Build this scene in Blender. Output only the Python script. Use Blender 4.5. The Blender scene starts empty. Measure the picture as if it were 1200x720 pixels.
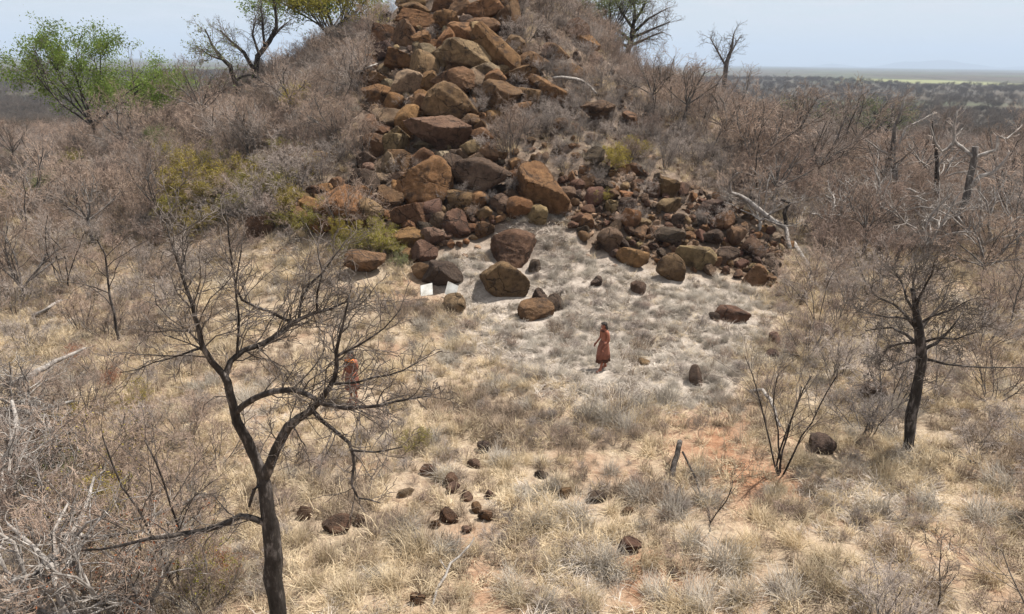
import bpy, bmesh, math, random
import numpy as np
from mathutils import Vector, Matrix

# ------------------------------------------------------------------ camera, sky, sun, exposure
R = math.radians
scene = bpy.context.scene
COL = scene.collection
FPX = 857.0                       # focal length in photograph pixels (1200 wide)
CAMZ = 9.6
PITCH, ROLL = R(18.55), R(0.72)
cam_d = bpy.data.cameras.new('camera'); cam = bpy.data.objects.new('camera', cam_d); COL.objects.link(cam)
cam_d.sensor_width = 36.0; cam_d.lens = 36.0 * FPX / 1200.0
cam_d.clip_start = 0.1; cam_d.clip_end = 60000
_f = Vector((0, math.cos(PITCH), -math.sin(PITCH)))
_r0 = Vector((1, 0, 0)); _u0 = Vector((0, math.sin(PITCH), math.cos(PITCH)))
_r = _r0 * math.cos(ROLL) + _u0 * math.sin(ROLL)
_u = _u0 * math.cos(ROLL) - _r0 * math.sin(ROLL)
cam.matrix_world = Matrix(((_r.x, _u.x, -_f.x, 0), (_r.y, _u.y, -_f.y, 0), (_r.z, _u.z, -_f.z, CAMZ), (0, 0, 0, 1)))
scene.camera = cam

SUN_EL, SUN_AZ = R(62), R(66)     # azimuth from +Y (into the picture) towards +X (right)
world = bpy.data.worlds.new('World'); scene.world = world; world.use_nodes = True
wn = world.node_tree.nodes; wl = world.node_tree.links; wn.clear()
wo = wn.new('ShaderNodeOutputWorld'); wb = wn.new('ShaderNodeBackground'); wb.inputs['Strength'].default_value = 0.075
sky = wn.new('ShaderNodeTexSky'); sky.sky_type = 'NISHITA'; sky.sun_disc = False
sky.sun_elevation = SUN_EL; sky.sun_rotation = SUN_AZ; sky.dust_density = 1.4; sky.ozone_density = 1.4; sky.altitude = 600
tc = wn.new('ShaderNodeTexCoord'); sep = wn.new('ShaderNodeSeparateXYZ'); wl.new(tc.outputs['Generated'], sep.inputs[0])
def wmath(op, a, b=None):
    n = wn.new('ShaderNodeMath'); n.operation = op
    for i, v in enumerate((a, b)):
        if v is None: continue
        if isinstance(v, (int, float)): n.inputs[i].default_value = v
        else: wl.new(v, n.inputs[i])
    return n.outputs[0]
zz = wmath('ADD', wmath('MAXIMUM', sep.outputs[2], 0.0), 0.10)
cmb = wn.new('ShaderNodeCombineXYZ'); wl.new(wmath('DIVIDE', sep.outputs[0], zz), cmb.inputs[0]); wl.new(wmath('DIVIDE', sep.outputs[1], zz), cmb.inputs[1])
cn = wn.new('ShaderNodeTexNoise'); cn.inputs['Scale'].default_value = 2.3; cn.inputs['Detail'].default_value = 7; cn.inputs['Roughness'].default_value = 0.58
wl.new(cmb.outputs[0], cn.inputs['Vector'])
cr = wn.new('ShaderNodeValToRGB'); cr.color_ramp.elements[0].position = 0.45; cr.color_ramp.elements[1].position = 0.66
cr.color_ramp.elements[0].color = (0.66, 0.66, 0.66, 1); cr.color_ramp.elements[1].color = (1, 1, 1, 1)
wl.new(cn.outputs['Fac'], cr.inputs[0])
cm = wn.new('ShaderNodeMix'); cm.data_type = 'RGBA'; cm.inputs[7].default_value = (6.3, 6.3, 6.3, 1)
wl.new(cr.outputs['Color'], cm.inputs[0]); wl.new(sky.outputs[0], cm.inputs[6])
wl.new(cm.outputs[2], wb.inputs['Color']); wl.new(wb.outputs[0], wo.inputs[0])

sun_d = bpy.data.lights.new('sun', 'SUN'); sun_d.energy = 4.8; sun_d.angle = R(0.53); sun_d.color = (1.0, 0.955, 0.88)
sun = bpy.data.objects.new('sun', sun_d); COL.objects.link(sun)
_sd = Vector((math.sin(SUN_AZ) * math.cos(SUN_EL), math.cos(SUN_AZ) * math.cos(SUN_EL), math.sin(SUN_EL)))
sun.rotation_euler = _sd.to_track_quat('Z', 'Y').to_euler(); sun.location = (30, 10, 60)
vs = scene.view_settings; vs.view_transform = 'Standard'; vs.look = 'None'; vs.gamma = 1; vs.use_curve_mapping = False; vs.exposure = 0.8
scene.render.engine = 'CYCLES'; scene.cycles.max_bounces = 4; scene.cycles.diffuse_bounces = 2; scene.cycles.volume_bounces = 0
scene.cycles.use_denoising = True

# ------------------------------------------------------------------ helpers
def tag(o, label=None, cat=None, group=None, kind=None):
    if label: o['label'] = label
    if cat: o['category'] = cat
    if group: o['group'] = group
    if kind: o['kind'] = kind
    return o

def empty(name, loc, rz=0.0, sc=1.0):
    o = bpy.data.objects.new(name, None); COL.objects.link(o)
    o.location = loc; o.rotation_euler = (0, 0, rz); o.scale = (sc, sc, sc); o.empty_display_size = 0.2
    return o

def mesh_np(name, verts, faces, mats, matidx=None, smooth=True):
    """verts (N,3), faces list of int arrays each (M,k)"""
    me = bpy.data.meshes.new(name)
    if not isinstance(faces, (list, tuple)): faces = [faces]
    faces = [np.asarray(f, dtype=np.int32) for f in faces if len(f)]
    verts = np.asarray(verts, dtype=np.float32)
    me.vertices.add(len(verts)); me.vertices.foreach_set('co', verts.ravel())
    nl = sum(f.size for f in faces); nf = sum(len(f) for f in faces)
    me.loops.add(nl); me.loops.foreach_set('vertex_index', np.concatenate([f.ravel() for f in faces]))
    tot = np.concatenate([np.full(len(f), f.shape[1], dtype=np.int32) for f in faces])
    st = np.concatenate([[0], np.cumsum(tot)[:-1]]).astype(np.int32)
    me.polygons.add(nf); me.polygons.foreach_set('loop_start', st); me.polygons.foreach_set('loop_total', tot)
    if smooth: me.polygons.foreach_set('use_smooth', np.ones(nf, dtype=bool))
    for m in (mats if isinstance(mats, (list, tuple)) else [mats]): me.materials.append(m)
    if matidx is not None: me.polygons.foreach_set('material_index', np.asarray(matidx, dtype=np.int32))
    me.update(calc_edges=True); me.validate()
    return me

def obj(name, me, parent=None):
    o = bpy.data.objects.new(name, me); COL.objects.link(o)
    if parent is not None: o.parent = parent
    return o

# ------------------------------------------------------------------ terrain
PR = [0, 3, 6, 11, 16, 20, 23.5, 26.5, 29, 32, 36, 42, 60]
PZ = [15.6, 15.2, 13.9, 11.6, 8.8, 6.45, 4.5, 2.9, 1.5, 0.55, 0.1, 0, 0]
PRL = [0, 4.5, 7, 9.7, 14.5, 22.4, 30, 38, 60]
PZL = [15.6, 14.8, 12.8, 10.8, 7.8, 4.4, 1.3, 0.1, 0]
PRR = [0, 4, 6, 8.5, 11.5, 15, 19.5, 25, 31, 38, 60]
PZR = [15.6, 15.2, 13.8, 10.8, 7.2, 6.3, 5.4, 3.6, 1.4, 0.1, 0]
def sm(a, b, x): t = np.clip((x - a) / (b - a), 0, 1); return t * t * (3 - 2 * t)
def fnoise(x, y, s):
    x = x * s; y = y * s
    return (np.sin(x * 1.0 + 1.3 * np.sin(y * 0.7 + .4)) * np.cos(y * 1.1 + 1.7 * np.sin(x * .6)) +
            .5 * np.sin(x * 2.3 + y * 1.9 + 1.1 + np.sin(y * 1.7)) * np.cos(y * 2.1 - x * 1.2 + .3) +
            .25 * np.sin(x * 4.7 - y * 3.1 + 2.2) * np.cos(y * 5.2 + x * 2.6 + np.sin(x * 3.)))
def height(X, Y):
    X = np.asarray(X, float); Y = np.asarray(Y, float)
    dx = X + 1.5; dx = np.where(dx < 0, dx * 0.88, dx * 1.0); dy = Y - 60
    r = np.sqrt(dx * dx + dy * dy)
    z = np.interp(r, PR, PZ)
    w = np.clip(dx, 0, None) ** 2 / (r * r + 1e-6)
    z = z * (1 - w) + np.interp(r, PRR, PZR) * w
    w = np.clip(-dx, 0, None) ** 2 / (r * r + 1e-6)
    z = z * (1 - w) + np.interp(r, PRL, PZL) * w
    hill = sm(34, 22, r)
    far = np.sqrt(X * X + (Y - 30) ** 2)
    z = z + fnoise(X, Y, 0.33) * 0.13 + fnoise(X + 9, Y, 1.3) * 0.05 * sm(140, 90, far) + hill * (0.35 * fnoise(X, Y + 5, 0.75))
    z = z - 13.0 * sm(58, 300, far) + sm(300, 900, far) * 2.0 * fnoise(X, Y, 0.004)
    return z
def ray(px, py):
    d = _r * ((px - 600) / FPX) + _u * (-(py - 360) / FPX) + _f
    return np.array((d.x, d.y, d.z))          # unit depth along the camera axis
_T = np.concatenate([np.arange(6, 110, 0.15), np.geomspace(110, 6000, 500)])
def hit(px, py):
    d = ray(px, py)
    P = d[None, :] * _T[:, None]; P[:, 2] += CAMZ
    below = P[:, 2] < height(P[:, 0], P[:, 1])
    k = int(np.argmax(below))
    if not below[k]: k = len(_T) - 1
    a, b = _T[max(k - 1, 0)], _T[k]
    for _ in range(14):
        m = (a + b) / 2; q = d * m
        if q[2] + CAMZ < float(height(q[0], q[1])): b = m
        else: a = m
    p = d * b; p[2] += CAMZ
    return p, b                                # point, depth
def at(px, py, Y):
    d = ray(px, py); t = Y / d[1]; p = d * t; p[2] += CAMZ
    return p
def proj(P):
    P = np.atleast_2d(P).astype(float).copy(); P[:, 2] -= CAMZ
    c = P @ np.array(_f)
    return 600 + FPX * (P @ np.array(_r)) / c, 360 - FPX * (P @ np.array(_u)) / c, c
def inpoly(px, py, poly):
    px = np.asarray(px, float); py = np.asarray(py, float); res = np.zeros(px.shape, bool)
    n = len(poly)
    for i in range(n):
        x1, y1 = poly[i]; x2, y2 = poly[(i + 1) % n]
        if y1 == y2: continue
        c = ((y1 > py) != (y2 > py)) & (px < (x2 - x1) * (py - y1) / (y2 - y1) + x1)
        res ^= c
    return res
def soft_poly(px, py, poly, w):
    s = np.zeros(np.shape(px))
    k = 0
    for dx, dy in [(0, 0), (w, 0), (-w, 0), (0, w * .6), (0, -w * .6), (w * .7, w * .4), (-w * .7, w * .4), (w * .7, -w * .4), (-w * .7, -w * .4)]:
        s = s + inpoly(np.asarray(px) + dx, np.asarray(py) + dy, poly); k += 1
    return s / k

TOWER = [(455, 0), (600, 0), (606, 45), (640, 95), (600, 150), (575, 178), (660, 200), (665, 245), (590, 255), (545, 285), (480, 300), (430, 262), (350, 262), (345, 228), (425, 205), (425, 110)]
APRON = [(655, 205), (722, 190), (842, 228), (928, 285), (905, 335), (868, 322), (822, 318), (740, 306), (690, 286), (660, 250)]
GREY = [(600, 245), (665, 245), (700, 292), (760, 312), (860, 330), (905, 350), (880, 420), (840, 470), (770, 480), (680, 470), (600, 430), (545, 380), (520, 350), (500, 300), (545, 290)]
REDS = [[(770, 490), (830, 470), (900, 510), (950, 560), (930, 600), (860, 610), (810, 560)], [(700, 690), (760, 640), (830, 690), (850, 725), (720, 725)],
        [(530, 640), (570, 620), (590, 700), (560, 725), (530, 700)]]

# ------------------------------------------------------------------ materials
def mat(name):
    m = bpy.data.materials.new(name); m.use_nodes = True
    n = m.node_tree.nodes; l = m.node_tree.links
    b = n['Principled BSDF']; b.inputs['Roughness'].default_value = 0.9; b.inputs['Specular IOR Level'].default_value = 0.15
    return m, n, l, b
def ramp(n, l, src, stops):
    c = n.new('ShaderNodeValToRGB'); e = c.color_ramp.elements
    while len(e) < len(stops): e.new(0.5)
    for k, (p, col) in enumerate(stops): e[k].position = p; e[k].color = (*col, 1) if len(col) == 3 else col
    l.new(src, c.inputs[0]); return c.outputs['Color']
def noise(n, l, vec, scale, detail=5, rough=0.6):
    t = n.new('ShaderNodeTexNoise'); t.inputs['Scale'].default_value = scale; t.inputs['Detail'].default_value = detail; t.inputs['Roughness'].default_value = rough
    l.new(vec, t.inputs['Vector']); return t.outputs['Fac']
def mix(n, l, fac, a, b, blend='MIX'):
    m = n.new('ShaderNodeMix'); m.data_type = 'RGBA'; m.blend_type = blend
    for i, v in ((0, fac), (6, a), (7, b)):
        if isinstance(v, (int, float)): m.inputs[i].default_value = v
        elif isinstance(v, tuple): m.inputs[i].default_value = (*v, 1)
        else: l.new(v, m.inputs[i])
    return m.outputs[2]
def geo_pos(n): return n.new('ShaderNodeNewGeometry').outputs['Position']
def bump(n, l, b, h, strength, dist):
    u = n.new('ShaderNodeBump'); u.inputs['Strength'].default_value = strength; u.inputs['Distance'].default_value = dist
    l.new(h, u.inputs['Height']); l.new(u.outputs[0], b.inputs['Normal'])

def mat_ground():
    m, n, l, b = mat('dry_ground')
    p = geo_pos(n)
    def attr(a):
        t = n.new('ShaderNodeAttribute'); t.attribute_name = a; return t.outputs['Fac']
    n1 = noise(n, l, p, 0.35, 6); n2 = noise(n, l, p, 3.2, 6, 0.7); n3 = noise(n, l, p, 14.0, 4, 0.7)
    straw = ramp(n, l, n2, [(0.28, (0.16, 0.113, 0.078)), (0.47, (0.30, 0.228, 0.162)), (0.68, (0.42, 0.342, 0.252))])
    soil = ramp(n, l, n2, [(0.3, (0.19, 0.085, 0.045)), (0.7, (0.34, 0.175, 0.095))])
    base = mix(n, l, ramp(n, l, n1, [(0.50, (0, 0, 0)), (0.68, (0.5, 0.5, 0.5))]), straw, soil)
    grey = ramp(n, l, n2, [(0.3, (0.24, 0.20, 0.168)), (0.62, (0.43, 0.372, 0.318))])
    base = mix(n, l, attr('grey'), base, grey)
    base = mix(n, l, attr('red'), base, soil)
    rockf = ramp(n, l, n2, [(0.3, (0.05, 0.034, 0.024)), (0.7, (0.13, 0.088, 0.058))])  # brown rubble floor, with the shade of gaps between boulders put into its colour
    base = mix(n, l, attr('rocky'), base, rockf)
    hs = ramp(n, l, n2, [(0.3, (0.11, 0.080, 0.062)), (0.7, (0.24, 0.178, 0.132))])
    base = mix(n, l, attr('brush'), base, hs)
    nf = noise(n, l, p, 0.02, 8, 0.65); nf2 = noise(n, l, p, 0.0022, 5, 0.6)
    farc = ramp(n, l, nf, [(0.35, (0.040, 0.036, 0.028)), (0.6, (0.095, 0.078, 0.06))])
    farc = mix(n, l, ramp(n, l, nf2, [(0.5, (0, 0, 0)), (0.62, (1, 1, 1))]), farc, (0.085, 0.10, 0.048))
    base = mix(n, l, attr('far'), base, farc)
    base = mix(n, l, attr('field'), base, (0.22, 0.225, 0.11))
    base = mix(n, l, 0.55, base, ramp(n, l, n3, [(0.25, (0.45, 0.45, 0.45)), (0.6, (1.15, 1.15, 1.15))]), 'MULTIPLY')
    l.new(base, b.inputs['Base Color']); bump(n, l, b, n3, 0.7, 0.05)
    return m

def mat_rock():
    m, n, l, b = mat('weathered_sandstone')
    oi = n.new('ShaderNodeObjectInfo'); p = geo_pos(n)
    n1 = noise(n, l, p, 0.9, 5); n2 = noise(n, l, p, 4.0, 8, 0.7); n3 = noise(n, l, p, 22.0, 5, 0.75)
    sh = n.new('ShaderNodeVectorMath'); sh.operation = 'ADD'; l.new(p, sh.inputs[0]); sh.inputs[1].default_value = (31, 7, 19)
    n4 = noise(n, l, sh.outputs[0], 1.6, 6, 0.65)
    c = mix(n, l, ramp(n, l, n1, [(0.38, (0, 0, 0)), (0.66, (0.8, 0.8, 0.8))]), oi.outputs['Color'], mix(n, l, 1.0, oi.outputs['Color'], (0.60, 0.55, 0.54), 'MULTIPLY'))
    c = mix(n, l, ramp(n, l, n4, [(0.52, (0, 0, 0)), (0.66, (0.75, 0.75, 0.75))]), c, (0.060, 0.044, 0.036))
    c = mix(n, l, ramp(n, l, n4, [(0.28, (0.55, 0.55, 0.55)), (0.42, (0, 0, 0))]), c, mix(n, l, 1.0, oi.outputs['Color'], (1.45, 1.45, 1.35), 'MULTIPLY'))
    c = mix(n, l, 0.85, c, ramp(n, l, n2, [(0.28, (0.42, 0.42, 0.42)), (0.68, (1.38, 1.34, 1.28))]), 'MULTIPLY')
    c = mix(n, l, 0.6, c, ramp(n, l, n3, [(0.25, (0.6, 0.6, 0.6)), (0.65, (1.2, 1.2, 1.2))]), 'MULTIPLY')
    # cracks
    vo = n.new('ShaderNodeTexVoronoi'); vo.feature = 'DISTANCE_TO_EDGE'; vo.inputs['Scale'].default_value = 0.65
    wv = n.new('ShaderNodeVectorMath'); wv.operation = 'MULTIPLY_ADD'; nc = n.new('ShaderNodeTexNoise'); nc.inputs['Scale'].default_value = 1.4; nc.inputs['Detail'].default_value = 5; l.new(p, nc.inputs['Vector'])
    l.new(nc.outputs['Color'], wv.inputs[0]); wv.inputs[1].default_value = (.9, .9, .9); l.new(p, wv.inputs[2]); l.new(wv.outputs[0], vo.inputs['Vector'])
    ck = ramp(n, l, vo.outputs['Distance'], [(0.0, (.8, .8, .8)), (0.018, (0, 0, 0))])
    ck = mix(n, l, 1.0, ck, ramp(n, l, n4, [(0.40, (0, 0, 0)), (0.50, (1, 1, 1))]), 'MULTIPLY')
    c = mix(n, l, ck, c, (0.03, 0.022, 0.018))
    l.new(c, b.inputs['Base Color'])
    a = n.new('ShaderNodeMath'); a.operation = 'ADD'; l.new(n2, a.inputs[0]); l.new(n3, a.inputs[1])
    a2 = n.new('ShaderNodeMath'); a2.operation = 'SUBTRACT'; l.new(a.outputs[0], a2.inputs[0]); l.new(ck, a2.inputs[1])
    bump(n, l, b, a2.outputs[0], 1.0, 0.14)
    return m

def mat_var(name, c1, c2, scale=6.0, rnd=0.35, transl=0.0, rough=0.9):
    """two-tone noise colour with some variation from one object to the next"""
    m, n, l, b = mat(name); p = geo_pos(n)
    oi = n.new('ShaderNodeObjectInfo')
    c = ramp(n, l, noise(n, l, p, scale, 4), [(0.32, c1), (0.68, c2)])
    r = ramp(n, l, oi.outputs['Random'], [(0.0, (1 - rnd,) * 3), (1.0, (1 + rnd, 1 + rnd * .97, 1 + rnd * .92))])
    c = mix(n, l, 1.0, c, r, 'MULTIPLY')
    l.new(c, b.inputs['Base Color']); b.inputs['Roughness'].default_value = rough
    if transl > 0:
        t = n.new('ShaderNodeBsdfTranslucent'); l.new(c, t.inputs['Color'])
        ms = n.new('ShaderNodeMixShader'); ms.inputs[0].default_value = transl
        l.new(b.outputs[0], ms.inputs[1]); l.new(t.outputs[0], ms.inputs[2]); l.new(ms.outputs[0], n['Material Output'].inputs[0])
    return m
def mat_bark(name, c1, c2, c3, scale=7.0):
    m, n, l, b = mat(name); p = geo_pos(n)
    mp = n.new('ShaderNodeMapping'); mp.inputs['Scale'].default_value = (1, 1, 0.35); l.new(p, mp.inputs['Vector'])
    f = noise(n, l, mp.outputs[0], scale, 7, 0.7); g = noise(n, l, p, 1.3, 3)
    c = ramp(n, l, f, [(0.34, c1), (0.52, c2), (0.66, c3)])
    c = mix(n, l, 0.6, c, ramp(n, l, g, [(0.3, (0.6,) * 3), (0.7, (1.35,) * 3)]), 'MULTIPLY')
    l.new(c, b.inputs['Base Color']); bump(n, l, b, f, 0.8, 0.03)
    return m

M = {}
M['ground'] = mat_ground(); M['rock'] = mat_rock()
M['bark_dark'] = mat_bark('charred_dark_bark', (0.018, 0.015, 0.013), (0.046, 0.038, 0.033), (0.19, 0.165, 0.15))
M['bark_grey'] = mat_bark('grey_bark', (0.06, 0.05, 0.045), (0.125, 0.11, 0.10), (0.27, 0.25, 0.23))
M['bark_pale'] = mat_bark('bleached_wood', (0.14, 0.12, 0.105), (0.29, 0.26, 0.235), (0.48, 0.445, 0.41))
M['twig_dark'] = mat_var('dark_twigs', (0.075, 0.062, 0.054), (0.17, 0.143, 0.125), 5)
M['twig_grey'] = mat_var('grey_twigs', (0.24, 0.20, 0.176), (0.43, 0.368, 0.328), 3)
M['twig_brown'] = mat_var('brown_twigs', (0.235, 0.172, 0.134), (0.42, 0.32, 0.255), 3)
M['twig_red'] = mat_var('reddish_twigs', (0.235, 0.168, 0.136), (0.41, 0.312, 0.258), 3)
M['straw'] = mat_var('dry_straw', (0.44, 0.345, 0.222), (0.65, 0.54, 0.385), 2.2, 0.3, 0.25)
M['straw_grey'] = mat_var('grey_dead_grass', (0.39, 0.335, 0.285), (0.60, 0.535, 0.47), 2.2, 0.28, 0.2)
M['straw_dark'] = mat_var('old_brown_grass', (0.20, 0.15, 0.11), (0.36, 0.285, 0.215), 2.5, 0.3, 0.2)
M['tussock_grey'] = mat_var('grey_tussock_grass', (0.30, 0.262, 0.222), (0.50, 0.45, 0.385), 2.2, 0.25, 0.2)
M['leaf_green'] = mat_var('fresh_green_leaves', (0.115, 0.175, 0.032), (0.25, 0.33, 0.07), 1.1, 0.2, 0.4, 0.6)
M['leaf_olive'] = mat_var('olive_yellow_leaves', (0.17, 0.16, 0.028), (0.30, 0.265, 0.05), 2.0, 0.2, 0.35, 0.6)
M['leaf_yellow'] = mat_var('yellow_leaves', (0.27, 0.215, 0.045), (0.42, 0.345, 0.075), 2.0, 0.3, 0.3, 0.7)
M['leaf_pale'] = mat_var('pale_green_leaves', (0.12, 0.15, 0.06), (0.21, 0.235, 0.10), 2.0, 0.2, 0.3, 0.7)
M['rubble'] = mat_var('rubble_stone', (0.12, 0.082, 0.058), (0.26, 0.17, 0.11), 3.0, 0.4)
M['leaf_rust'] = mat_var('rusty_dry_leaves', (0.28, 0.085, 0.04), (0.45, 0.17, 0.07), 2.0, 0.3, 0.2, 0.8)

# ------------------------------------------------------------------ ground sheet, far hills
def build_ground():
    n = 330
    xs = np.concatenate([-np.geomspace(48, 17000, 62)[::-1], np.linspace(-48, 48, n)[1:-1], np.geomspace(48, 17000, 62)])
    ys = np.concatenate([-np.geomspace(4, 900, 26)[::-1], np.linspace(-4, 84, 300)[1:-1], np.geomspace(84, 17000, 84)])
    X, Y = np.meshgrid(xs, ys); Z = height(X, Y)
    nx, ny = len(xs), len(ys)
    V = np.stack([X.ravel(), Y.ravel(), Z.ravel()], 1)
    i = np.arange(nx * ny).reshape(ny, nx)
    F = np.stack([i[:-1, :-1].ravel(), i[:-1, 1:].ravel(), i[1:, 1:].ravel(), i[1:, :-1].ravel()], 1)
    me = mesh_np('ground', V, F, M['ground'])
    Xr, Yr = V[:, 0], V[:, 1]
    wob = np.stack([Xr + .5 * fnoise(Xr, Yr, 1.1), Yr + .5 * fnoise(Xr + 4, Yr, 1.3), V[:, 2]], 1)
    ok = Yr > 6
    px, py, c = proj(np.where(ok[:, None], wob, np.array([[0, 50., 0]])))
    near = ok & (Yr < 75)
    rr = np.sqrt((Xr + 1.5) ** 2 + (Yr - 60) ** 2)
    def put(nm, v):
        a = me.attributes.new(nm, 'FLOAT', 'POINT'); a.data.foreach_set('value', np.asarray(v, np.float32))
    put('grey', near * soft_poly(px, py, GREY, 16) * (Yr < 44))
    put('red', near * np.clip(sum(soft_poly(px, py, q, 34) for q in REDS), 0, 1) * 0.85)
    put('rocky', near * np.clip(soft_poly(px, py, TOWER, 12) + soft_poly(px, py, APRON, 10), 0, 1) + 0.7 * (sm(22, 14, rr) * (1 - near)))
    put('brush', sm(33, 25, rr) * 0.8 + 0.75 * sm(36, 56, np.hypot(Xr, Yr)))
    far = np.hypot(Xr, Yr - 30)
    put('far', sm(80, 260, far))
    put('field', ((np.abs(Yr - 1150) < 170) & (Xr > 520) & (Xr < 780)).astype(float) * 0.85)
    return tag(obj('ground', me), kind='structure')
build_ground()

def far_hills(name, x0, x1, y, peaks, seed):
    rng = np.random.RandomState(seed)
    nx, ny = 90, 9
    xs = np.linspace(x0, x1, nx); ts = np.linspace(-1, 1, ny)
    prof = sum(h * np.exp(-((xs - cx) / w) ** 2) for cx, h, w in peaks)
    prof = prof * (1 + .12 * fnoise(xs, xs * 0 + seed, .004)) * sm(0, 1, np.minimum((xs - x0), (x1 - xs)) / (0.12 * (x1 - x0)))
    X = np.repeat(xs[None], ny, 0); Y = y + ts[:, None] * 700 + 60 * fnoise(X, X * 0, .003)
    Z = -20 + (prof[None] + 3) * (1 - np.abs(ts[:, None]) ** 1.6)
    i = np.arange(nx * ny).reshape(ny, nx)
    F = np.stack([i[:-1, :-1].ravel(), i[:-1, 1:].ravel(), i[1:, 1:].ravel(), i[1:, :-1].ravel()], 1)
    me = mesh_np(name, np.stack([X.ravel(), Y.ravel(), Z.ravel()], 1), F, M['far_rock'])
    return tag(obj(name, me), kind='structure')
M['far_rock'] = mat_var('distant_hill_slope', (0.07, 0.065, 0.05), (0.12, 0.10, 0.08), 0.004, 0.0)
far_hills('hills', 5200, 10500, 14500, [(7300, 95, 380), (7900, 120, 420), (8500, 80, 500), (6000, 60, 300), (9600, 55, 400)], 3)
far_hills('hills', -13500, -8600, 14500, [(-10900, 160, 500), (-9900, 190, 420), (-12300, 120, 600)], 8)

# haze: even thin air round everything
def build_haze():
    bm = bmesh.new(); bmesh.ops.create_cube(bm, size=1)
    bmesh.ops.scale(bm, vec=(35000, 19000, 460), verts=bm.verts); bmesh.ops.translate(bm, vec=(0, 8200, 180), verts=bm.verts)
    me = bpy.data.meshes.new('haze'); bm.to_mesh(me); bm.free()
    m = bpy.data.materials.new('haze_air'); m.use_nodes = True; n = m.node_tree.nodes; n.clear()
    out = n.new('ShaderNodeOutputMaterial'); v = n.new('ShaderNodeVolumePrincipled')
    v.inputs['Color'].default_value = (0.66, 0.80, 1.0, 1); v.inputs['Density'].default_value = HAZE; v.inputs['Anisotropy'].default_value = 0.0
    m.node_tree.links.new(v.outputs[0], out.inputs['Volume']); me.materials.append(m)
    return tag(obj('haze', me), kind='stuff', label='thin pale blue haze in the air over the plain', cat='haze')
HAZE = 1.5e-4
build_haze()

# ------------------------------------------------------------------ rocks
def ico(sub):
    bm = bmesh.new(); bmesh.ops.create_icosphere(bm, subdivisions=sub, radius=1)
    v = np.array([x.co[:] for x in bm.verts]); f = np.array([[w.index for w in q.verts] for q in bm.faces]); bm.free()
    return v / np.linalg.norm(v, axis=1)[:, None], f
ICO = {s: ico(s) for s in (2, 3, 4, 5)}
def rock_mesh(seed, sub=3, p=26, planes=10, rough=0.03, flat=False, mat_=None):
    rng = np.random.RandomState(seed); D, F = ICO[sub]
    N = rng.normal(size=(planes, 3)); N /= np.linalg.norm(N, axis=1)[:, None]
    d = rng.uniform(0.55, 0.95, planes)
    if flat: N = np.vstack([N, [[0.1, -.1, 1], [0, 0.1, -1]]]); N /= np.linalg.norm(N, axis=1)[:, None]; d = np.append(d, [.6, .6])
    q = np.clip(D @ N.T, 0, None) / d
    r = (np.sum(q ** p, 1) + (1 / 1.32) ** p) ** (-1.0 / p)
    ph = rng.uniform(0, 9, 3)
    nz = np.zeros(len(D))
    E = D + rng.uniform(-.2, .2, 3)
    for k, a in ((2.1, 1.2), (4.6, .9), (9.1, .8), (16., .6), (29., .4)):
        w_ = np.sin(E[:, 0] * k + ph[0] + 1.3 * np.sin(E[:, 1] * k * .9 + ph[1] + E[:, 2] * k * .5)) * np.cos(E[:, 2] * k * 1.1 + ph[2] + np.sin(E[:, 0] * k * .8 + E[:, 1] * k * .6))
        nz += a * (w_ if k < 4 else (.55 - 1.5 * np.sqrt(np.abs(w_))) )
    V = D * (r * (1 + rough * nz))[:, None]
    lo, hi = V.min(0), V.max(0)
    V = (V - (lo + hi) / 2) / ((hi - lo) / 2)
    me = mesh_np('rock', V, F, M[mat_ or 'rock']); me.set_sharp_from_angle(angle=R(32)); return me
TONE = {'O': (0.315, 0.176, 0.088), 'B': (0.24, 0.146, 0.084), 'D': (0.135, 0.098, 0.075), 'T': (0.35, 0.25, 0.142),
        'P': (0.21, 0.135, 0.098), 'L': (0.46, 0.385, 0.275), 'K': (0.185, 0.108, 0.075), 'G': (0.30, 0.222, 0.145)}
CLEAR = [(float(hit(414, 473)[0][0]), float(hit(414, 473)[0][1]) - .2, .45), (float(hit(706, 434)[0][0]), float(hit(706, 434)[0][1]) - .2, .4)] + [(float(hit(a, 350)[0][0]), float(hit(a, 350)[0][1]), .5) for a in (500, 528)]
def trodden(x, y):
    m = np.zeros(np.shape(x), bool)
    for a, b, r in CLEAR: m |= (x - a) ** 2 + (y - b) ** 2 < r * r
    return m
_rk = [0]; ROCK_PIX = []; _rockrng = np.random.RandomState(77)
SHARED = [rock_mesh(900 + k, 3, rough=.028 + .012 * (k % 3), p=18 + 18 * (k % 3), planes=8 + k % 4) for k in range(26)]
def place_rock(px, py, w, h, tone, rot=0, label=None, group=None, big=True, name='boulder', cat='boulder', mesh=None, deep=0.85, sink=0.0, flat=False, pull=0.34):
    _rk[0] += 1
    P, t = hit(px, min(py + 0.22 * h, 719 + h))
    s = t / FPX
    d = ray(px, py); tt = t - pull * w * s
    c = d * tt; c[2] += CAMZ
    o = obj(name, mesh or (rock_mesh(_rk[0] * 7 + 3, 5 if w > 40 else 4 if w > 22 else 3, p=[18, 34, 60][_rk[0] % 3], planes=[13, 10, 8][_rk[0] % 3], flat=flat) if big else SHARED[_rockrng.randint(26)]))
    o.location = (c[0], c[1], c[2] - sink * h * s)
    dz = 0.5 * (w + h) * deep
    o.scale = (w * s * .53, dz * s * .5, h * s * .56)
    o.rotation_euler = (_rockrng.uniform(-.12, .12), R(rot), _rockrng.uniform(-.35, .35) if big else _rockrng.uniform(0, 6.28))
    tc_ = np.array(TONE[tone]) * .94 * _rockrng.uniform(.86, 1.16) * (1 + _rockrng.uniform(-.05, .05, 3))
    o.color = (*tc_, 1)
    tag(o, label, cat, group)
    ROCK_PIX.append((px, py, w, h))
    if py > 255: CLEAR.append((c[0], c[1] - .15, w * s * .5 + .12))
    return o

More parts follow.
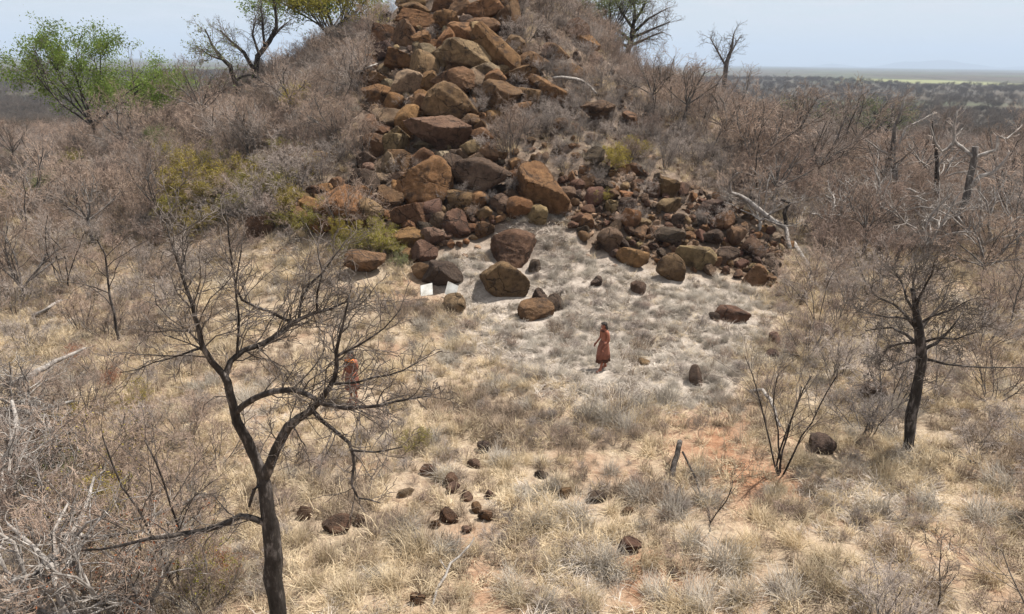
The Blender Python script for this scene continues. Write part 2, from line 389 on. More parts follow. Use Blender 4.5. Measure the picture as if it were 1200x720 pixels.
ZT = ('brown boulder wedged among others in the tall stack of rocks', 'boulders of the tall rock stack')
BIG = [
 (567, 9, 38, 22, 'O', 0, 'orange flat-bottomed block resting high on the stack beside the cavity boulder'),
 (491, 23, 44, 22, 'O', 0, 'rounded orange boulder roofing the dark cavity high in the stack'),
 (523, 22, 26, 18, 'O', 10, 'small orange boulder beside the cavity roof boulder'),
 (474, 42, 24, 32, 'B', -10, 'brown boulder forming the outer wall of the dark cavity'),
 (473, 70, 36, 20, 'O', 8, 'bright orange jutting slab below the dark cavity'),
 (500, 76, 34, 30, 'T', 0, 'pale tan pyramid shaped boulder below the dark cavity'),
 (516, 66, 24, 22, 'T', 20, 'tan wedge boulder next to the pyramid shaped boulder'),
 (523, 50, 18, 30, 'O', 15, 'upright orange block at the edge of the dark cavity'),
 (539, 36, 26, 24, 'O', 25, 'orange angular block above the rounded tan boulder'),
 (548, 61, 46, 30, 'T', 0, 'rounded tan boulder under the leaning slab'),
 (581, 57, 34, 58, 'O', -38, 'long orange slab leaning down the stack'),
 (560, 39, 24, 20, 'T', 30, 'cracked tan block at the head of the leaning slab'),
 (570, 82, 26, 15, 'G', 0, 'small grey tan boulder at the foot of the leaning slab'),
 (590, 83, 18, 12, 'T', 0, None),
 (533, 93, 46, 24, 'B', 0, 'wide brown boulder with a shadowed notch in mid stack'),
 (562, 94, 28, 24, 'G', 0, 'grey tan boulder beside the notched wide boulder'),
 (478, 97, 34, 26, 'G', -20, 'pale grey tan wedge lying below the jutting slab'),
 (442, 114, 30, 26, 'O', 0, 'orange block standing at the edge of the stack above a dark gap'),
 (528, 121, 54, 42, 'B', 0, 'big brown rounded boulder in the middle of the stack'),
 (567, 29, 34, 15, 'B', 0, None), (482, 5, 30, 14, 'B', 0, None), (484, 12, 34, 16, 'B', 0, None), (540, 8, 26, 22, 'B', 0, None),
 (520, 5, 26, 16, 'B', 0, None), (596, 18, 24, 30, 'B', 0, None), (596, 38, 28, 20, 'D', 0, None),
 (642, 106, 52, 26, 'O', 14, 'orange brown overhanging slab beside the bleached branch'),
 (586, 112, 44, 30, 'B', 0, 'brown boulder behind grey twigs at mid stack'),
 (612, 88, 36, 22, 'B', 0, None), (624, 72, 34, 20, 'B', 0, None), (652, 60, 30, 18, 'B', 0, None), (688, 50, 30, 18, 'O', 20, None), (668, 84, 36, 18, 'B', 0, None),
 (700, 128, 40, 22, 'P', 10, None), (676, 34, 30, 24, 'P', 0, None), (640, 44, 30, 26, 'D', 0, None),
 (440, 148, 34, 26, 'B', -8, 'brown boulder overhanging a black gap at the stack edge'),
 (453, 137, 30, 18, 'G', 0, None), (476, 140, 22, 32, 'O', 8, 'upright orange stone beside the black gap'),
 (468, 158, 20, 18, 'T', 0, 'bright tan small stone under the upright orange stone'),
 (511, 156, 64, 38, 'P', 8, 'large flat reddish brown slab tilted across the lower stack'),
 (500, 168, 30, 14, 'G', 0, None), (502, 132, 18, 9, 'L', 0, 'small whitish stone on top of the reddish slab'),
 (438, 170, 26, 24, 'B', 0, None), (460, 170, 26, 26, 'T', 0, None), (452, 193, 24, 28, 'G', 0, None), (473, 192, 30, 30, 'B', 0, None),
 (494, 186, 30, 24, 'B', 0, None), (520, 184, 16, 12, 'L', 0, None), (530, 191, 28, 20, 'D', 0, None), (552, 172, 22, 16, 'T', 0, None), (566, 160, 24, 18, 'B', 0, None),
 (499, 213, 54, 44, 'O', -18, 'big orange brown boulder with a dark underside at the stack foot'),
 (564, 209, 58, 42, 'P', 5, 'big purplish brown boulder between two orange ones'),
 (636, 221, 54, 52, 'O', 0, 'largest rounded orange boulder streaked with dark stains'),
 (628, 251, 28, 20, 'T', -8, 'tan capped stone under the dark stained boulder'),
 (589, 238, 26, 20, 'P', 0, 'purplish stone between the two biggest boulders'),
 (533, 262, 29, 32, 'K', 0, 'dark reddish boulder at the edge of the pale grass'),
 (508, 277, 30, 20, 'P', 0, 'low brown boulder beside the dark reddish boulder'),
 (505, 246, 28, 24, 'P', 0, None), (480, 250, 40, 28, 'B', 0, None), (456, 232, 30, 22, 'B', 0, None), (470, 222, 24, 18, 'O', 0, None),
 (398, 240, 62, 40, 'O', 6, 'broad orange boulder with a dark hollow among yellow bushes'),
 (432, 246, 34, 26, 'T', 0, 'tan boulder beside the broad hollowed orange boulder'),
 (420, 225, 26, 16, 'O', 0, None), (350, 190, 34, 18, 'O', 0, 'orange boulder half hidden by hillside bushes'), (372, 187, 22, 20, 'T', 0, None),
 (302, 266, 28, 26, 'K', 0, 'lone dark reddish boulder in the grass below the yellow bushes'),
 (517, 322, 46, 28, 'D', -12, 'dark brown boulder lying behind the two white boards'),
 (496, 316, 28, 18, 'B', 0, None), (534, 354, 28, 20, 'T', 0, 'tan stone next to the white boards'),
 (428, 305, 44, 26, 'B', 0, 'brown boulder under yellow green weeds'),
 (604, 290, 50, 38, 'K', 0, 'smooth reddish brown boulder, higher of two alone in the pale grass'),
 (591, 325, 58, 38, 'B', 0, 'split brown boulder, lower of two alone in the pale grass'),
 (627, 311, 14, 13, 'D', 0, 'small dark stone at the foot of the smooth reddish boulder'),
 (628, 363, 40, 20, 'B', 8, 'long brown stone in a small cluster in the pale grass'),
 (632, 347, 16, 15, 'D', 0, 'small dark stone behind the long brown stone'), (650, 355, 24, 17, 'D', 20, 'dark stone beside the long brown stone'),  # both small stones take the dark rock tone
 (816, 298, 44, 24, 'T', 6, 'tan overhanging boulder at the lower edge of the rock apron'),
 (787, 312, 34, 28, 'B', 0, 'brown boulder protruding from the apron into the pale grass'),
 (740, 300, 38, 20, 'O', 0, 'flat orange boulder at the apron edge beside the pale grass'),
 (714, 282, 28, 32, 'P', 0, 'upright reddish brown boulder at the apron edge'),
 (853, 298, 26, 20, 'D', 0, 'dark boulder beside the tan overhanging boulder'),
 (887, 322, 26, 24, 'B', 20, 'tilted brown boulder at the far toe of the apron'),
 (748, 337, 16, 15, 'P', 0, 'small reddish stone in the pale grass below the flat orange boulder'), (698, 329, 14, 10, 'D', 0, None),
 (783, 241, 26, 18, 'T', 0, 'pale tan boulder in the middle of the apron'), (835, 244, 26, 20, 'D', 0, 'dark rounded boulder under the bleached leaning log'),
 (795, 257, 16, 14, 'D', 0, None), (731, 241, 24, 20, 'D', 0, None), (707, 218, 22, 16, 'D', 0, None), (690, 212, 22, 16, 'B', 0, None), (785, 274, 34, 16, 'D', 0, None), (835, 277, 26, 14, 'D', 0, None),
 (857, 367, 38, 15, 'K', 0, 'flat dark reddish stone out in the pale grass below the apron'), (837, 371, 12, 9, 'D', 0, None),
 (815, 441, 14, 24, 'D', -20, 'narrow dark stone standing at the rim of the pale grass'), (905, 416, 16, 13, 'D', 0, 'small dark stone in the grass beside the bare bush'),
 (908, 398, 12, 14, 'P', 0, None),
 (964, 520, 28, 20, 'D', 0, 'dark stone near the foot of the bare black trunk'), (1020, 458, 30, 22, 'D', 10, 'grey stone in the grass behind the bare black trunk'),
]
FORE = [(395, 617, 33, 21, 'K', 'largest dark reddish stone lying in the grass under the big bare tree'), (357, 603, 17, 18, 'P', 'brown stone between the big bare trunk and the largest dark stone'),
 (527, 606, 23, 17, 'K', 'rounded reddish stone among scattered stones in the open grass'), (567, 526, 17, 15, 'D', 'lone dark stone nearest the yellow weeds in the open grass'),
 (502, 553, 20, 14, 'P', None), (529, 565, 15, 17, 'P', None), (531, 574, 16, 12, 'P', None), (547, 583, 14, 14, 'P', None), (573, 581, 13, 14, 'P', None), (569, 606, 18, 13, 'B', None),
 (558, 597, 12, 14, 'B', None), (476, 578, 19, 13, 'G', None), (661, 580, 15, 16, 'B', None), (700, 584, 22, 12, 'D', None), (556, 545, 18, 11, 'P', None), (738, 641, 27, 17, 'K', 'reddish stone half sunk in the grass below the charred stump'),
 (510, 615, 12, 11, 'B', None), (547, 622, 12, 9, 'P', None), (422, 612, 12, 16, 'P', None), (634, 557, 16, 9, 'D', None), (490, 703, 18, 14, 'B', None), (735, 600, 14, 9, 'B', None), (755, 425, 14, 9, 'T', None), (790, 672, 12, 8, 'D', None)]
for q in BIG:
    px, py, w, h, tone, rot, lab = q
    grp = None
    if lab is None:
        if inpoly(px, py, APRON): lab, grp = 'dark brown stone in the jumbled apron of rocks', 'stones of the rock apron'
        elif py < 300 and px < 610: lab, grp = ZT
        elif py < 140: lab, grp = 'brown boulder half buried in grey twigs on the upper hillside', 'boulders among twigs on the upper hillside'
        else: lab, grp = 'small dark stone lying in dry grass near the rock apron', 'small stones in the grass by the apron'
    g = 1.16 if inpoly(px, py, TOWER) and py < 245 else 1.04
    if inpoly(px, py, GREY) or py > 345: place_rock(px, py + .06 * h, w * 1.04, h * 1.25, tone, rot * .4, lab, grp, sink=.04, pull=.08, deep=1.0)
    else: place_rock(px, py, w * g, h * g, tone, rot, lab, grp, sink=0.06)
for px, py, w, h, tone, lab in FORE:
    place_rock(px, py, w, h, tone, 0, lab or 'small rounded brown stone scattered on the open dry grass', None if lab else 'small stones scattered on the open grass', name='stone', cat='stone', sink=-0.10, pull=0.0, deep=.9)

def fill_rocks(poly, n, smin, smax, tones, label, group, seed, mind=0.42, hr=0.72, name='stone', cat='stone', big=False):
    rng = np.random.RandomState(seed); xs = [p[0] for p in poly]; ys = [p[1] for p in poly]; k = 0; tr = 0
    while k < n and tr < n * 60:
        tr += 1
        x, y = rng.uniform(min(xs), max(xs)), rng.uniform(min(ys), max(ys))
        if not inpoly(x, y, poly): continue
        s = smin + (smax - smin) * rng.rand() ** 1.9
        bad = False
        for (a, b_, w, h) in ROCK_PIX:
            if abs(x - a) < mind * (w + s) and abs(y - b_) < mind * (h + s * hr): bad = True; break
        if bad: continue
        place_rock(x, y, s, s * rng.uniform(.55, .9), tones[rng.randint(len(tones))], rng.uniform(-30, 30), label, group, big=big, name=name, cat=cat, sink=.05)
        k += 1
    return k
K0 = fill_rocks(TOWER, 70, 18, 38, 'BBOOTPGD', 'brown boulder wedged among others in the tall stack of rocks', 'boulders of the tall rock stack', 15, .27, name='boulder', cat='boulder', big=True)
K1 = fill_rocks(TOWER, 120, 8, 20, 'BBBOTPGD', 'smaller brown stone filling a gap in the tall stack', 'small stones in the gaps of the stack', 5, .31)
K2 = fill_rocks(APRON, 165, 9, 30, 'BBDPBTKKO', 'dark brown stone in the jumbled apron of rocks', 'stones of the rock apron', 6, .29)
K3 = fill_rocks([(600, 40), (700, 40), (720, 70), (760, 150), (700, 195), (600, 190), (590, 130), (630, 110)], 45, 9, 26, 'BBDPD', 'brown boulder half buried in grey twigs on the upper hillside', 'boulders among twigs on the upper hillside', 7, .5)
print('rocks', _rk[0], K1, K2, K3)

# ------------------------------------------------------------------ branch growing
class Tubes:
    def __init__(s): s.d = {}
    def add(s, part, pts, rad, sides):
        s.d.setdefault(part, {}).setdefault((len(pts), sides), []).append((pts, rad))
    def arrays(s, parts):
        Vs, Fs, Mi = [], [], []; off = 0
        for mi, part in enumerate(parts):
            for (k, sd), lst in s.d.get(part, {}).items():
                P = np.array([a for a, _ in lst], float); Rr = np.array([b for _, b in lst], float); n = len(lst)
                T = np.gradient(P, axis=1); T /= np.linalg.norm(T, axis=2)[..., None] + 1e-9
                ref = np.array((0.37, 0.81, 0.45)); U = np.cross(T, ref); U /= np.linalg.norm(U, axis=2)[..., None] + 1e-9
                W = np.cross(T, U)
                an = np.arange(sd) * 2 * math.pi / sd
                V = P[:, :, None, :] + Rr[:, :, None, None] * (U[:, :, None, :] * np.cos(an)[None, None, :, None] + W[:, :, None, :] * np.sin(an)[None, None, :, None])
                idx = np.arange(n * k * sd).reshape(n, k, sd) + off
                a = idx[:, :-1]; b = idx[:, 1:]
                F = np.stack([a, np.roll(a, -1, 2), np.roll(b, -1, 2), b], -1).reshape(-1, 4)
                Vs.append(V.reshape(-1, 3)); Fs.append(F); Mi.append(np.full(len(F), mi)); off += n * k * sd
        return np.concatenate(Vs), np.concatenate(Fs), np.concatenate(Mi)
    def mesh(s, name, parts, mats):
        V, F, Mi = s.arrays(parts)
        return mesh_np(name, V, F, mats, Mi)
def unit(v): return v / (math.sqrt(v[0] * v[0] + v[1] * v[1] + v[2] * v[2]) + 1e-9)
def grow(T, p, d, L, r, lev, rng, c, tips=None):
    k = c['k'][lev]; pts = [p]; d = unit(d)
    for i in range(k):
        d = unit(d + rng.normal(0, c['wob'][lev], 3) + np.array((0, 0, c['up'][lev])))
        p = p + d * (L / k); pts.append(p)
    last = lev == len(c['k']) - 1
    rad = np.linspace(r, max(r * (0.35 if last else 0.5), c.get('rmin', .003)), k + 1)
    T.add(c['part'][lev], pts, rad, c['sides'][lev])
    if last:
        if tips is not None: tips.append((pts[-1], d)); tips.append((pts[len(pts) // 2], d))
        return
    sub(T, pts, rad, L, lev, rng, c, tips, c['n'][lev])
def sub(T, pts, rad, L, lev, rng, c, tips, n, tmin=None):
    k = len(pts) - 1
    for j in range(n):
        t = (c['t0'][lev] if tmin is None else tmin) + (1 - (c['t0'][lev] if tmin is None else tmin)) * (j + rng.rand()) / n
        i = min(int(t * k), k - 1); f = t * k - i
        q = pts[i] * (1 - f) + pts[i + 1] * f
        dd = unit(pts[i + 1] - pts[i]); rv = rng.normal(0, 1, 3); rv -= dd * rv.dot(dd); rv = unit(rv)
        sp = c['spread'][lev] * rng.uniform(.6, 1.3)
        grow(T, q, dd * math.cos(sp) + rv * math.sin(sp), L * c['lr'][lev] * rng.uniform(.55, 1.2) * (1.15 - .45 * t), max(rad[i] * c['rr'][lev], c.get('rmin', .003)), lev + 1, rng, c, tips)

def leaves(tips, rng, per, size, spread):
    n = len(tips) * per
    C = np.repeat(np.array([t[0] for t in tips]), per, 0) + rng.normal(0, spread, (n, 3))
    A = rng.normal(size=(n, 3)); A /= np.linalg.norm(A, axis=1)[:, None]
    B = np.cross(A, rng.normal(size=(n, 3))); B /= np.linalg.norm(B, axis=1)[:, None] + 1e-9
    s = size * rng.uniform(.5, 1.3, (n, 1))
    V = np.stack([C - A * s, C + B * s * .45, C + A * s, C - B * s * .45], 1).reshape(-1, 3)
    return V, np.arange(4 * n).reshape(n, 4)

# ---- shrubs: a dozen shapes; stems and fine twigs
def shrub_tubes(seed, hgt=2.0, spread=0.75, nst=9, dens=1.0):
    rng = np.random.RandomState(seed); T = Tubes(); tips = []
    c = dict(k=[5, 4, 3, 2], wob=[.13, .2, .25, .3], up=[.06, .04, .02, .01], sides=[5, 4, 3, 3], part=['stems', 'stems', 'twigs', 'twigs'],
             n=[6, int(6 * dens), int(5 * dens)], t0=[.22, .2, .15], spread=[.6, .7, .8], lr=[.62, .55, .5], rr=[.6, .6, .7], rmin=.0035 * hgt / 2)
    for i in range(nst):
        a = 6.283 * (i + rng.rand()) / nst; s = spread * rng.uniform(.25, 1.1)
        d = np.array((math.cos(a) * math.sin(s), math.sin(a) * math.sin(s), math.cos(s)))
        grow(T, np.array((math.cos(a) * .12, math.sin(a) * .12, -.12)), d, hgt * rng.uniform(.55, .85), hgt * .0085 * rng.uniform(.7, 1.25), 0, rng, c, tips)
    return T, tips
SHR = []
for k in range(9):
    T, tips = shrub_tubes(40 + k, 2.0, [.75, .95, .6][k % 3], 8 + k % 4, 1.1)
    SHR.append((T, tips))
M['twig_dark_brown'] = mat_var('dark_brown_twigs', (0.09, 0.072, 0.058), (0.17, 0.138, 0.112), 3)  # deeper brown twigs for the distant bushes
TW = ['twig_grey', 'twig_brown', 'twig_red']
STEMM = ['bark_grey', 'bark_grey', 'bark_grey']
SHR_PART = {}; SHR_ONE = {}
for k, (T, tips) in enumerate(SHR):
    for tw in TW + ['twig_dark_brown']:
        SHR_PART[k, tw] = None; SHR_ONE[k, tw] = None
def shr_part(k, tw):
    if SHR_PART[k, tw] is None:
        T = SHR[k][0]; SHR_PART[k, tw] = (T.mesh('stems', ['stems'], [M['bark_grey']]), T.mesh('twigs', ['twigs'], [M[tw]]))
    return SHR_PART[k, tw]
def shr_one(k, tw):
    if SHR_ONE[k, tw] is None:
        SHR_ONE[k, tw] = SHR[k][0].mesh('shrub', ['stems', 'twigs'], [M['bark_grey'], M[tw]])
    return SHR_ONE[k, tw]
_leafmesh = {}
def leaf_mesh(k, m, per=2, size=.035, spread=.05, thin=2):
    key = (k, m, per, thin)
    if key not in _leafmesh:
        V, F = leaves(SHR[k][1][::thin], np.random.RandomState(k + 5), per, size * (.7 if thin > 2 else 1.1 if per > 2 else 1), spread)
        _leafmesh[key] = mesh_np('leaves', V, F, M[m], smooth=False)
    return _leafmesh[key]
def shrub(P, k, tw, sc, rz, label, group=None, parts=True, leaf=None, zs=1.0, name='shrub', per=2, thin=2):
    P = (P[0], P[1], P[2] - .02)
    if not parts and not leaf:
        o = obj(name, shr_one(k, tw)); o.location = P; o.rotation_euler = (0, 0, rz); o.scale = (sc, sc, sc * zs)
    else:
        o = empty(name, P, rz, sc); o.scale = (sc, sc, sc * zs)
        a, b = shr_part(k, tw); obj('stems', a, o); obj('twigs', b, o)
        if leaf: obj('leaves', leaf_mesh(k, leaf, per, thin=thin), o)
    return tag(o, label, 'shrub', group)

def visible(P, dz):
    """does a point dz above P clear the hill, seen from the camera"""
    q = np.array((P[0], P[1], P[2] + dz)); s = np.linspace(.1, .97, 60)[:, None]
    L = np.array((0, 0, CAMZ)) + (q - np.array((0, 0, CAMZ))) * s
    return bool(np.all(L[:, 2] > height(L[:, 0], L[:, 1]) - .2))

# ---- shrubs over the hillsides and the flats, placed where the photograph shows brush
OPEN = [(235, 330), (330, 290), (480, 300), (545, 285), (600, 245), (660, 240), (700, 288), (900, 335), (925, 360), (900, 470), (1010, 520), (1210, 540), (1210, 730), (250, 730), (265, 500), (205, 470), (195, 400)]
TWIGROCK = [(598, 20), (690, 55), (790, 130), (850, 215), (720, 185), (660, 190), (580, 172), (600, 140), (640, 90)]
rs = np.random.RandomState(2024)
zones = []
cand = []
for Y0, Y1, XW, n in ((9, 40, 46, 4500), (40, 75, 75, 9000)):
    x = rs.uniform(-XW, XW, n); y = rs.uniform(Y0, Y1, n)
    for a, b in zip(x, y): cand.append((a, b, float(height(a, b))))
cand = np.array(cand); cpx, cpy, cc = proj(cand)
inR = inpoly(cpx, cpy, TOWER); inA = inpoly(cpx, cpy, APRON); inO = inpoly(cpx, cpy, OPEN); inT = inpoly(cpx, cpy, TWIGROCK)
placed = []
count = {'L': 0, 'R': 0, 'T': 0, 'S': 0}
ZL = {'L': ('leafless {} shrub on the brushy flank by the green tree', '{} shrubs on the brushy flank by the green tree'),
      'R': ('leafless {} shrub on the flank behind the rock apron', '{} shrubs on the flank behind the rock apron'),
      'T': ('dense {} leafless shrub growing between boulders of the upper hillside', '{} shrubs between the upper boulders'),
      'S': ('bare {} shrub standing in dry grass on the flat beyond the apron', '{} shrubs in the dry grass on the flat'),
      'W': ('bare {} shrub in dry grass below the brushy flank and its green tree', '{} shrubs in the dry grass below the flank')}
TWN = {'twig_grey': 'grey', 'twig_brown': 'brown', 'twig_red': 'reddish brown'}
order = np.argsort(cc)
for i in order:
    x, y, z = cand[i]; px, py = cpx[i], cpy[i]
    if px < -90 or px > 1290 or py > 760: continue
    if inR[i] or inA[i] or inO[i]: continue
    r = math.hypot(x + 1.5, y - 60)
    if inT[i]: zone, md, s = 'T', 0.75, rs.uniform(.5, .85)
    elif px < 600 and py < 275: zone, md, s = 'L', .85, rs.uniform(.55, 1.3)
    elif px < 600: zone, md, s = 'W', (1.1 if py < 370 else 1.45), rs.uniform(.3, .95)
    elif py < 150 + max(0, (px - 720)) * .62 and r < 33: zone, md, s = 'R', .82, rs.uniform(.55, 1.35)
    else: zone, md, s = 'S', (1.05 if py < 280 else 1.9), rs.uniform(.4, 1.25)
    if any((x - a) ** 2 + (y - b) ** 2 < md * md for a, b in placed): continue
    if y > 40 and not visible((x, y, z), 2.6): continue
    placed.append((x, y)); zones.append((zone, x, y, z, s, cc[i]))
lim = {'L': 80, 'R': 60, 'T': 45, 'S': 50, 'W': 60}
cnt = {k: 0 for k in lim}; rest = []
for (zone, x, y, z, s, dpt) in zones:
    if cnt[zone] >= lim[zone]: rest.append((x, y, z, s)); continue
    cnt[zone] += 1
    tw = {'L': TW[rs.choice(3, p=[.35, .45, .2])], 'R': TW[rs.choice(3, p=[.15, .4, .45])], 'T': 'twig_grey', 'S': TW[rs.choice(3, p=[.45, .35, .2])], 'W': TW[rs.choice(3, p=[.5, .35, .15])]}[zone]
    lab, grp = (q.format(TWN[tw]) for q in ZL[zone])
    shrub((x, y, z), rs.randint(9), tw, s, rs.uniform(0, 6.28), lab, grp, parts=dpt < 45, zs=rs.uniform(.8, 1.25))
print('shrubs', cnt, 'rest', len(rest))

# ------------------------------------------------------------------ scattering many small pieces as one object
def gn_scatter(name, P, rot, scl, idx, sources, label, cat, kind='stuff'):
    me = bpy.data.meshes.new(name); P = np.asarray(P, np.float32)
    me.vertices.add(len(P)); me.vertices.foreach_set('co', P.ravel())
    for nm, tp, v, key in (('rot', 'FLOAT_VECTOR', rot, 'vector'), ('scl', 'FLOAT_VECTOR', scl, 'vector'), ('idx', 'INT', idx, 'value')):
        a = me.attributes.new(nm, tp, 'POINT'); a.data.foreach_set(key, np.asarray(v, np.int32 if tp == 'INT' else np.float32).ravel())
    o = obj(name, me)
    g = bpy.data.node_groups.new(name + '_scatter', 'GeometryNodeTree')
    g.interface.new_socket('Geometry', in_out='INPUT', socket_type='NodeSocketGeometry'); g.interface.new_socket('Geometry', in_out='OUTPUT', socket_type='NodeSocketGeometry')
    n, l = g.nodes, g.links
    gi = n.new('NodeGroupInput'); go = n.new('NodeGroupOutput'); iop = n.new('GeometryNodeInstanceOnPoints'); jn = n.new('GeometryNodeJoinGeometry')
    for s in sources:
        oi = n.new('GeometryNodeObjectInfo'); oi.transform_space = 'ORIGINAL'; oi.inputs['Object'].default_value = s; oi.inputs['As Instance'].default_value = True
        l.new(oi.outputs['Geometry'], jn.inputs[0])
    def na(nm, tp):
        q = n.new('GeometryNodeInputNamedAttribute'); q.data_type = tp; q.inputs['Name'].default_value = nm
        return [x for x in q.outputs if x.enabled and x.name == 'Attribute'][0]
    l.new(gi.outputs[0], iop.inputs['Points']); l.new(jn.outputs[0], iop.inputs['Instance']); iop.inputs['Pick Instance'].default_value = True
    l.new(na('idx', 'INT'), iop.inputs['Instance Index']); l.new(na('rot', 'FLOAT_VECTOR'), iop.inputs['Rotation']); l.new(na('scl', 'FLOAT_VECTOR'), iop.inputs['Scale'])
    l.new(iop.outputs[0], go.inputs[0])
    md = o.modifiers.new('scatter', 'NODES'); md.node_group = g
    return tag(o, label, cat, kind=kind)

# ---- brush on the plain beyond what can be told apart
farsrc = []
for k, tw, px, py in ((0, 'twig_grey', 60, 200), (1, 'twig_brown', 150, 205), (2, 'twig_grey', 250, 165), (4, 'twig_brown', 330, 175), (5, 'twig_red', 760, 160), (7, 'twig_grey', 820, 190), (8, 'twig_brown', 890, 215)):
    P, t = hit(px, py); lab, grp = (q.format(TWN[tw]) for q in ZL['L' if px < 600 else 'R'])
    farsrc.append(shrub(P, k, tw, .9, px, lab, grp, parts=False))
print('far sources', len(farsrc))
def build_plain_brush():
    rng = np.random.RandomState(99); P = [q[:3] for q in rest]; S = [q[3] for q in rest]
    bands = ((30, 60, 420), (60, 110, 2600), (110, 220, 5200), (220, 500, 9000), (500, 1400, 8000))
    for d0, d1, n in bands:
        d = np.sqrt(rng.uniform(d0 * d0, d1 * d1, n)); a = rng.uniform(-R(43), R(43), n)
        x, y = d * np.sin(a), d * np.cos(a); z = height(x, y); px, py, c = proj(np.stack([x, y, z], 1))
        rr = np.hypot(x + 1.5, y - 60)
        keep = (rr > 33) & ~(inpoly(px, py, OPEN)) & ~(inpoly(px, py, APRON)) & ~((np.abs(y - 1150) < 200) & (x > 500) & (x < 800))
        if d0 < 60: keep &= (py < 300) & (np.abs(px - 600) > 330)
        # skip what the hill hides
        keep &= ~((y > 60) & (np.abs(x / y * 60 + 1.5) < 14))
        for q in np.where(keep)[0]:
            if d0 < 110 and any((x[q] - a_) ** 2 + (y[q] - b_) ** 2 < 1.0 for a_, b_ in placed): continue
            P.append((x[q], y[q], z[q] - .05)); S.append(rng.uniform(.6, 1.4) * (1 + .8 * (d0 >= 220) * rng.rand() + .9 * (d0 >= 500)))
    S = np.array(S); P = np.array(P); dd = np.hypot(P[:, 0], P[:, 1])
    far_ = []
    for k, tw, px, py in ((3, 'twig_dark_brown', 20, 185), (6, 'twig_dark_brown', 205, 150), (1, 'twig_dark_brown', 880, 190)):
        Q, t = hit(px, py); far_.append(shrub(Q, k, tw, .9, px, 'dark brown leafless shrub on the %s' % ('brushy flank by the green tree' if px < 600 else 'flank behind the rock apron'), 'dark brown shrubs on the flanks' if px < 600 else None, parts=False))
    for nm, m, src, lab in (('plain_brush', dd < 130, farsrc, 'leafless brown bush covering the flat behind the hill'), ('distant_brush', dd >= 130, far_, 'dark bush covering the plain out to the horizon')):
        n = int(m.sum())
        gn_scatter(nm, P[m], np.stack([np.zeros(n), np.zeros(n), rng.uniform(0, 6.28, n)], 1), np.stack([S[m], S[m], S[m] * rng.uniform(.75, 1.15, n)], 1), rng.randint(0, len(src), n), src, lab, 'brush')
build_plain_brush()

# ------------------------------------------------------------------ grass
def tuft_mesh(seed, n, hgt, lean, wid, mat_, base=.08, droop=.5, flatten=0.0):
    rng = np.random.RandomState(seed)
    a = rng.uniform(0, 6.283, n); b0 = np.stack([np.cos(a), np.sin(a)], 1) * (base * np.sqrt(rng.rand(n)))[:, None]
    th = np.abs(rng.normal(0, lean, n)) + flatten; a2 = a + rng.normal(0, 1.1, n); wd = rng.uniform(0, 6.283); a2 = np.where(rng.rand(n) < .45, wd + rng.normal(0, .6, n), a2); th = np.where(rng.rand(n) < .22, th + rng.uniform(.4, 1.0, n), th)
    L = hgt * rng.uniform(.45, 1.15, n)
    p = np.concatenate([b0, np.full((n, 1), -.015)], 1); out = [p]; t = th.copy()
    for k in range(3):
        d = np.stack([np.cos(a2) * np.sin(t), np.sin(a2) * np.sin(t), np.cos(t)], 1)
        p = p + d * (L / 3)[:, None]; p[:, 2] = np.maximum(p[:, 2], .008); out.append(p); t = np.minimum(t + droop * rng.uniform(-.1, 1.5, n), 2.1); a2 = a2 + rng.normal(0, .4, n)
    side = np.stack([-np.sin(a2), np.cos(a2), rng.normal(0, .3, n)], 1)
    ws = [wid, wid * .9, wid * .6, wid * .12]
    V = np.stack([np.stack([q - side * w, q + side * w], 1) for q, w in zip(out, ws)], 1)   # n,4,2,3
    idx = np.arange(n * 8).reshape(n, 4, 2)
    F = np.stack([idx[:, :-1, 0], idx[:, :-1, 1], idx[:, 1:, 1], idx[:, 1:, 0]], -1).reshape(-1, 4)
    return mesh_np('tuft', V.reshape(-1, 3), F, M[mat_])
TUFT = {'straw': [tuft_mesh(k, 34, .42, .55, .0055, 'straw', .10, .5) for k in range(4)],
        'mat': [tuft_mesh(20 + k, 34, .36, .35, .007, 'straw_grey', .16, .45, .75) for k in range(4)],
        'flat': [tuft_mesh(40 + k, 26, .36, .3, .006, 'straw', .16, .35, .95) for k in range(3)],
        'old': [tuft_mesh(50 + k, 36, .40, .5, .0055, 'straw_dark', .10, .5) for k in range(3)]}
CLUMP = {'grey': [tuft_mesh(60 + k, 230, .75, .42, .006, 'tussock_grey', .30, .42) for k in range(4)],
         'straw': [tuft_mesh(70 + k, 210, .75, .40, .006, 'straw', .24, .40) for k in range(4)],
         'old': [tuft_mesh(80 + k, 200, .65, .45, .006, 'straw_dark', .26, .45) for k in range(2)]}
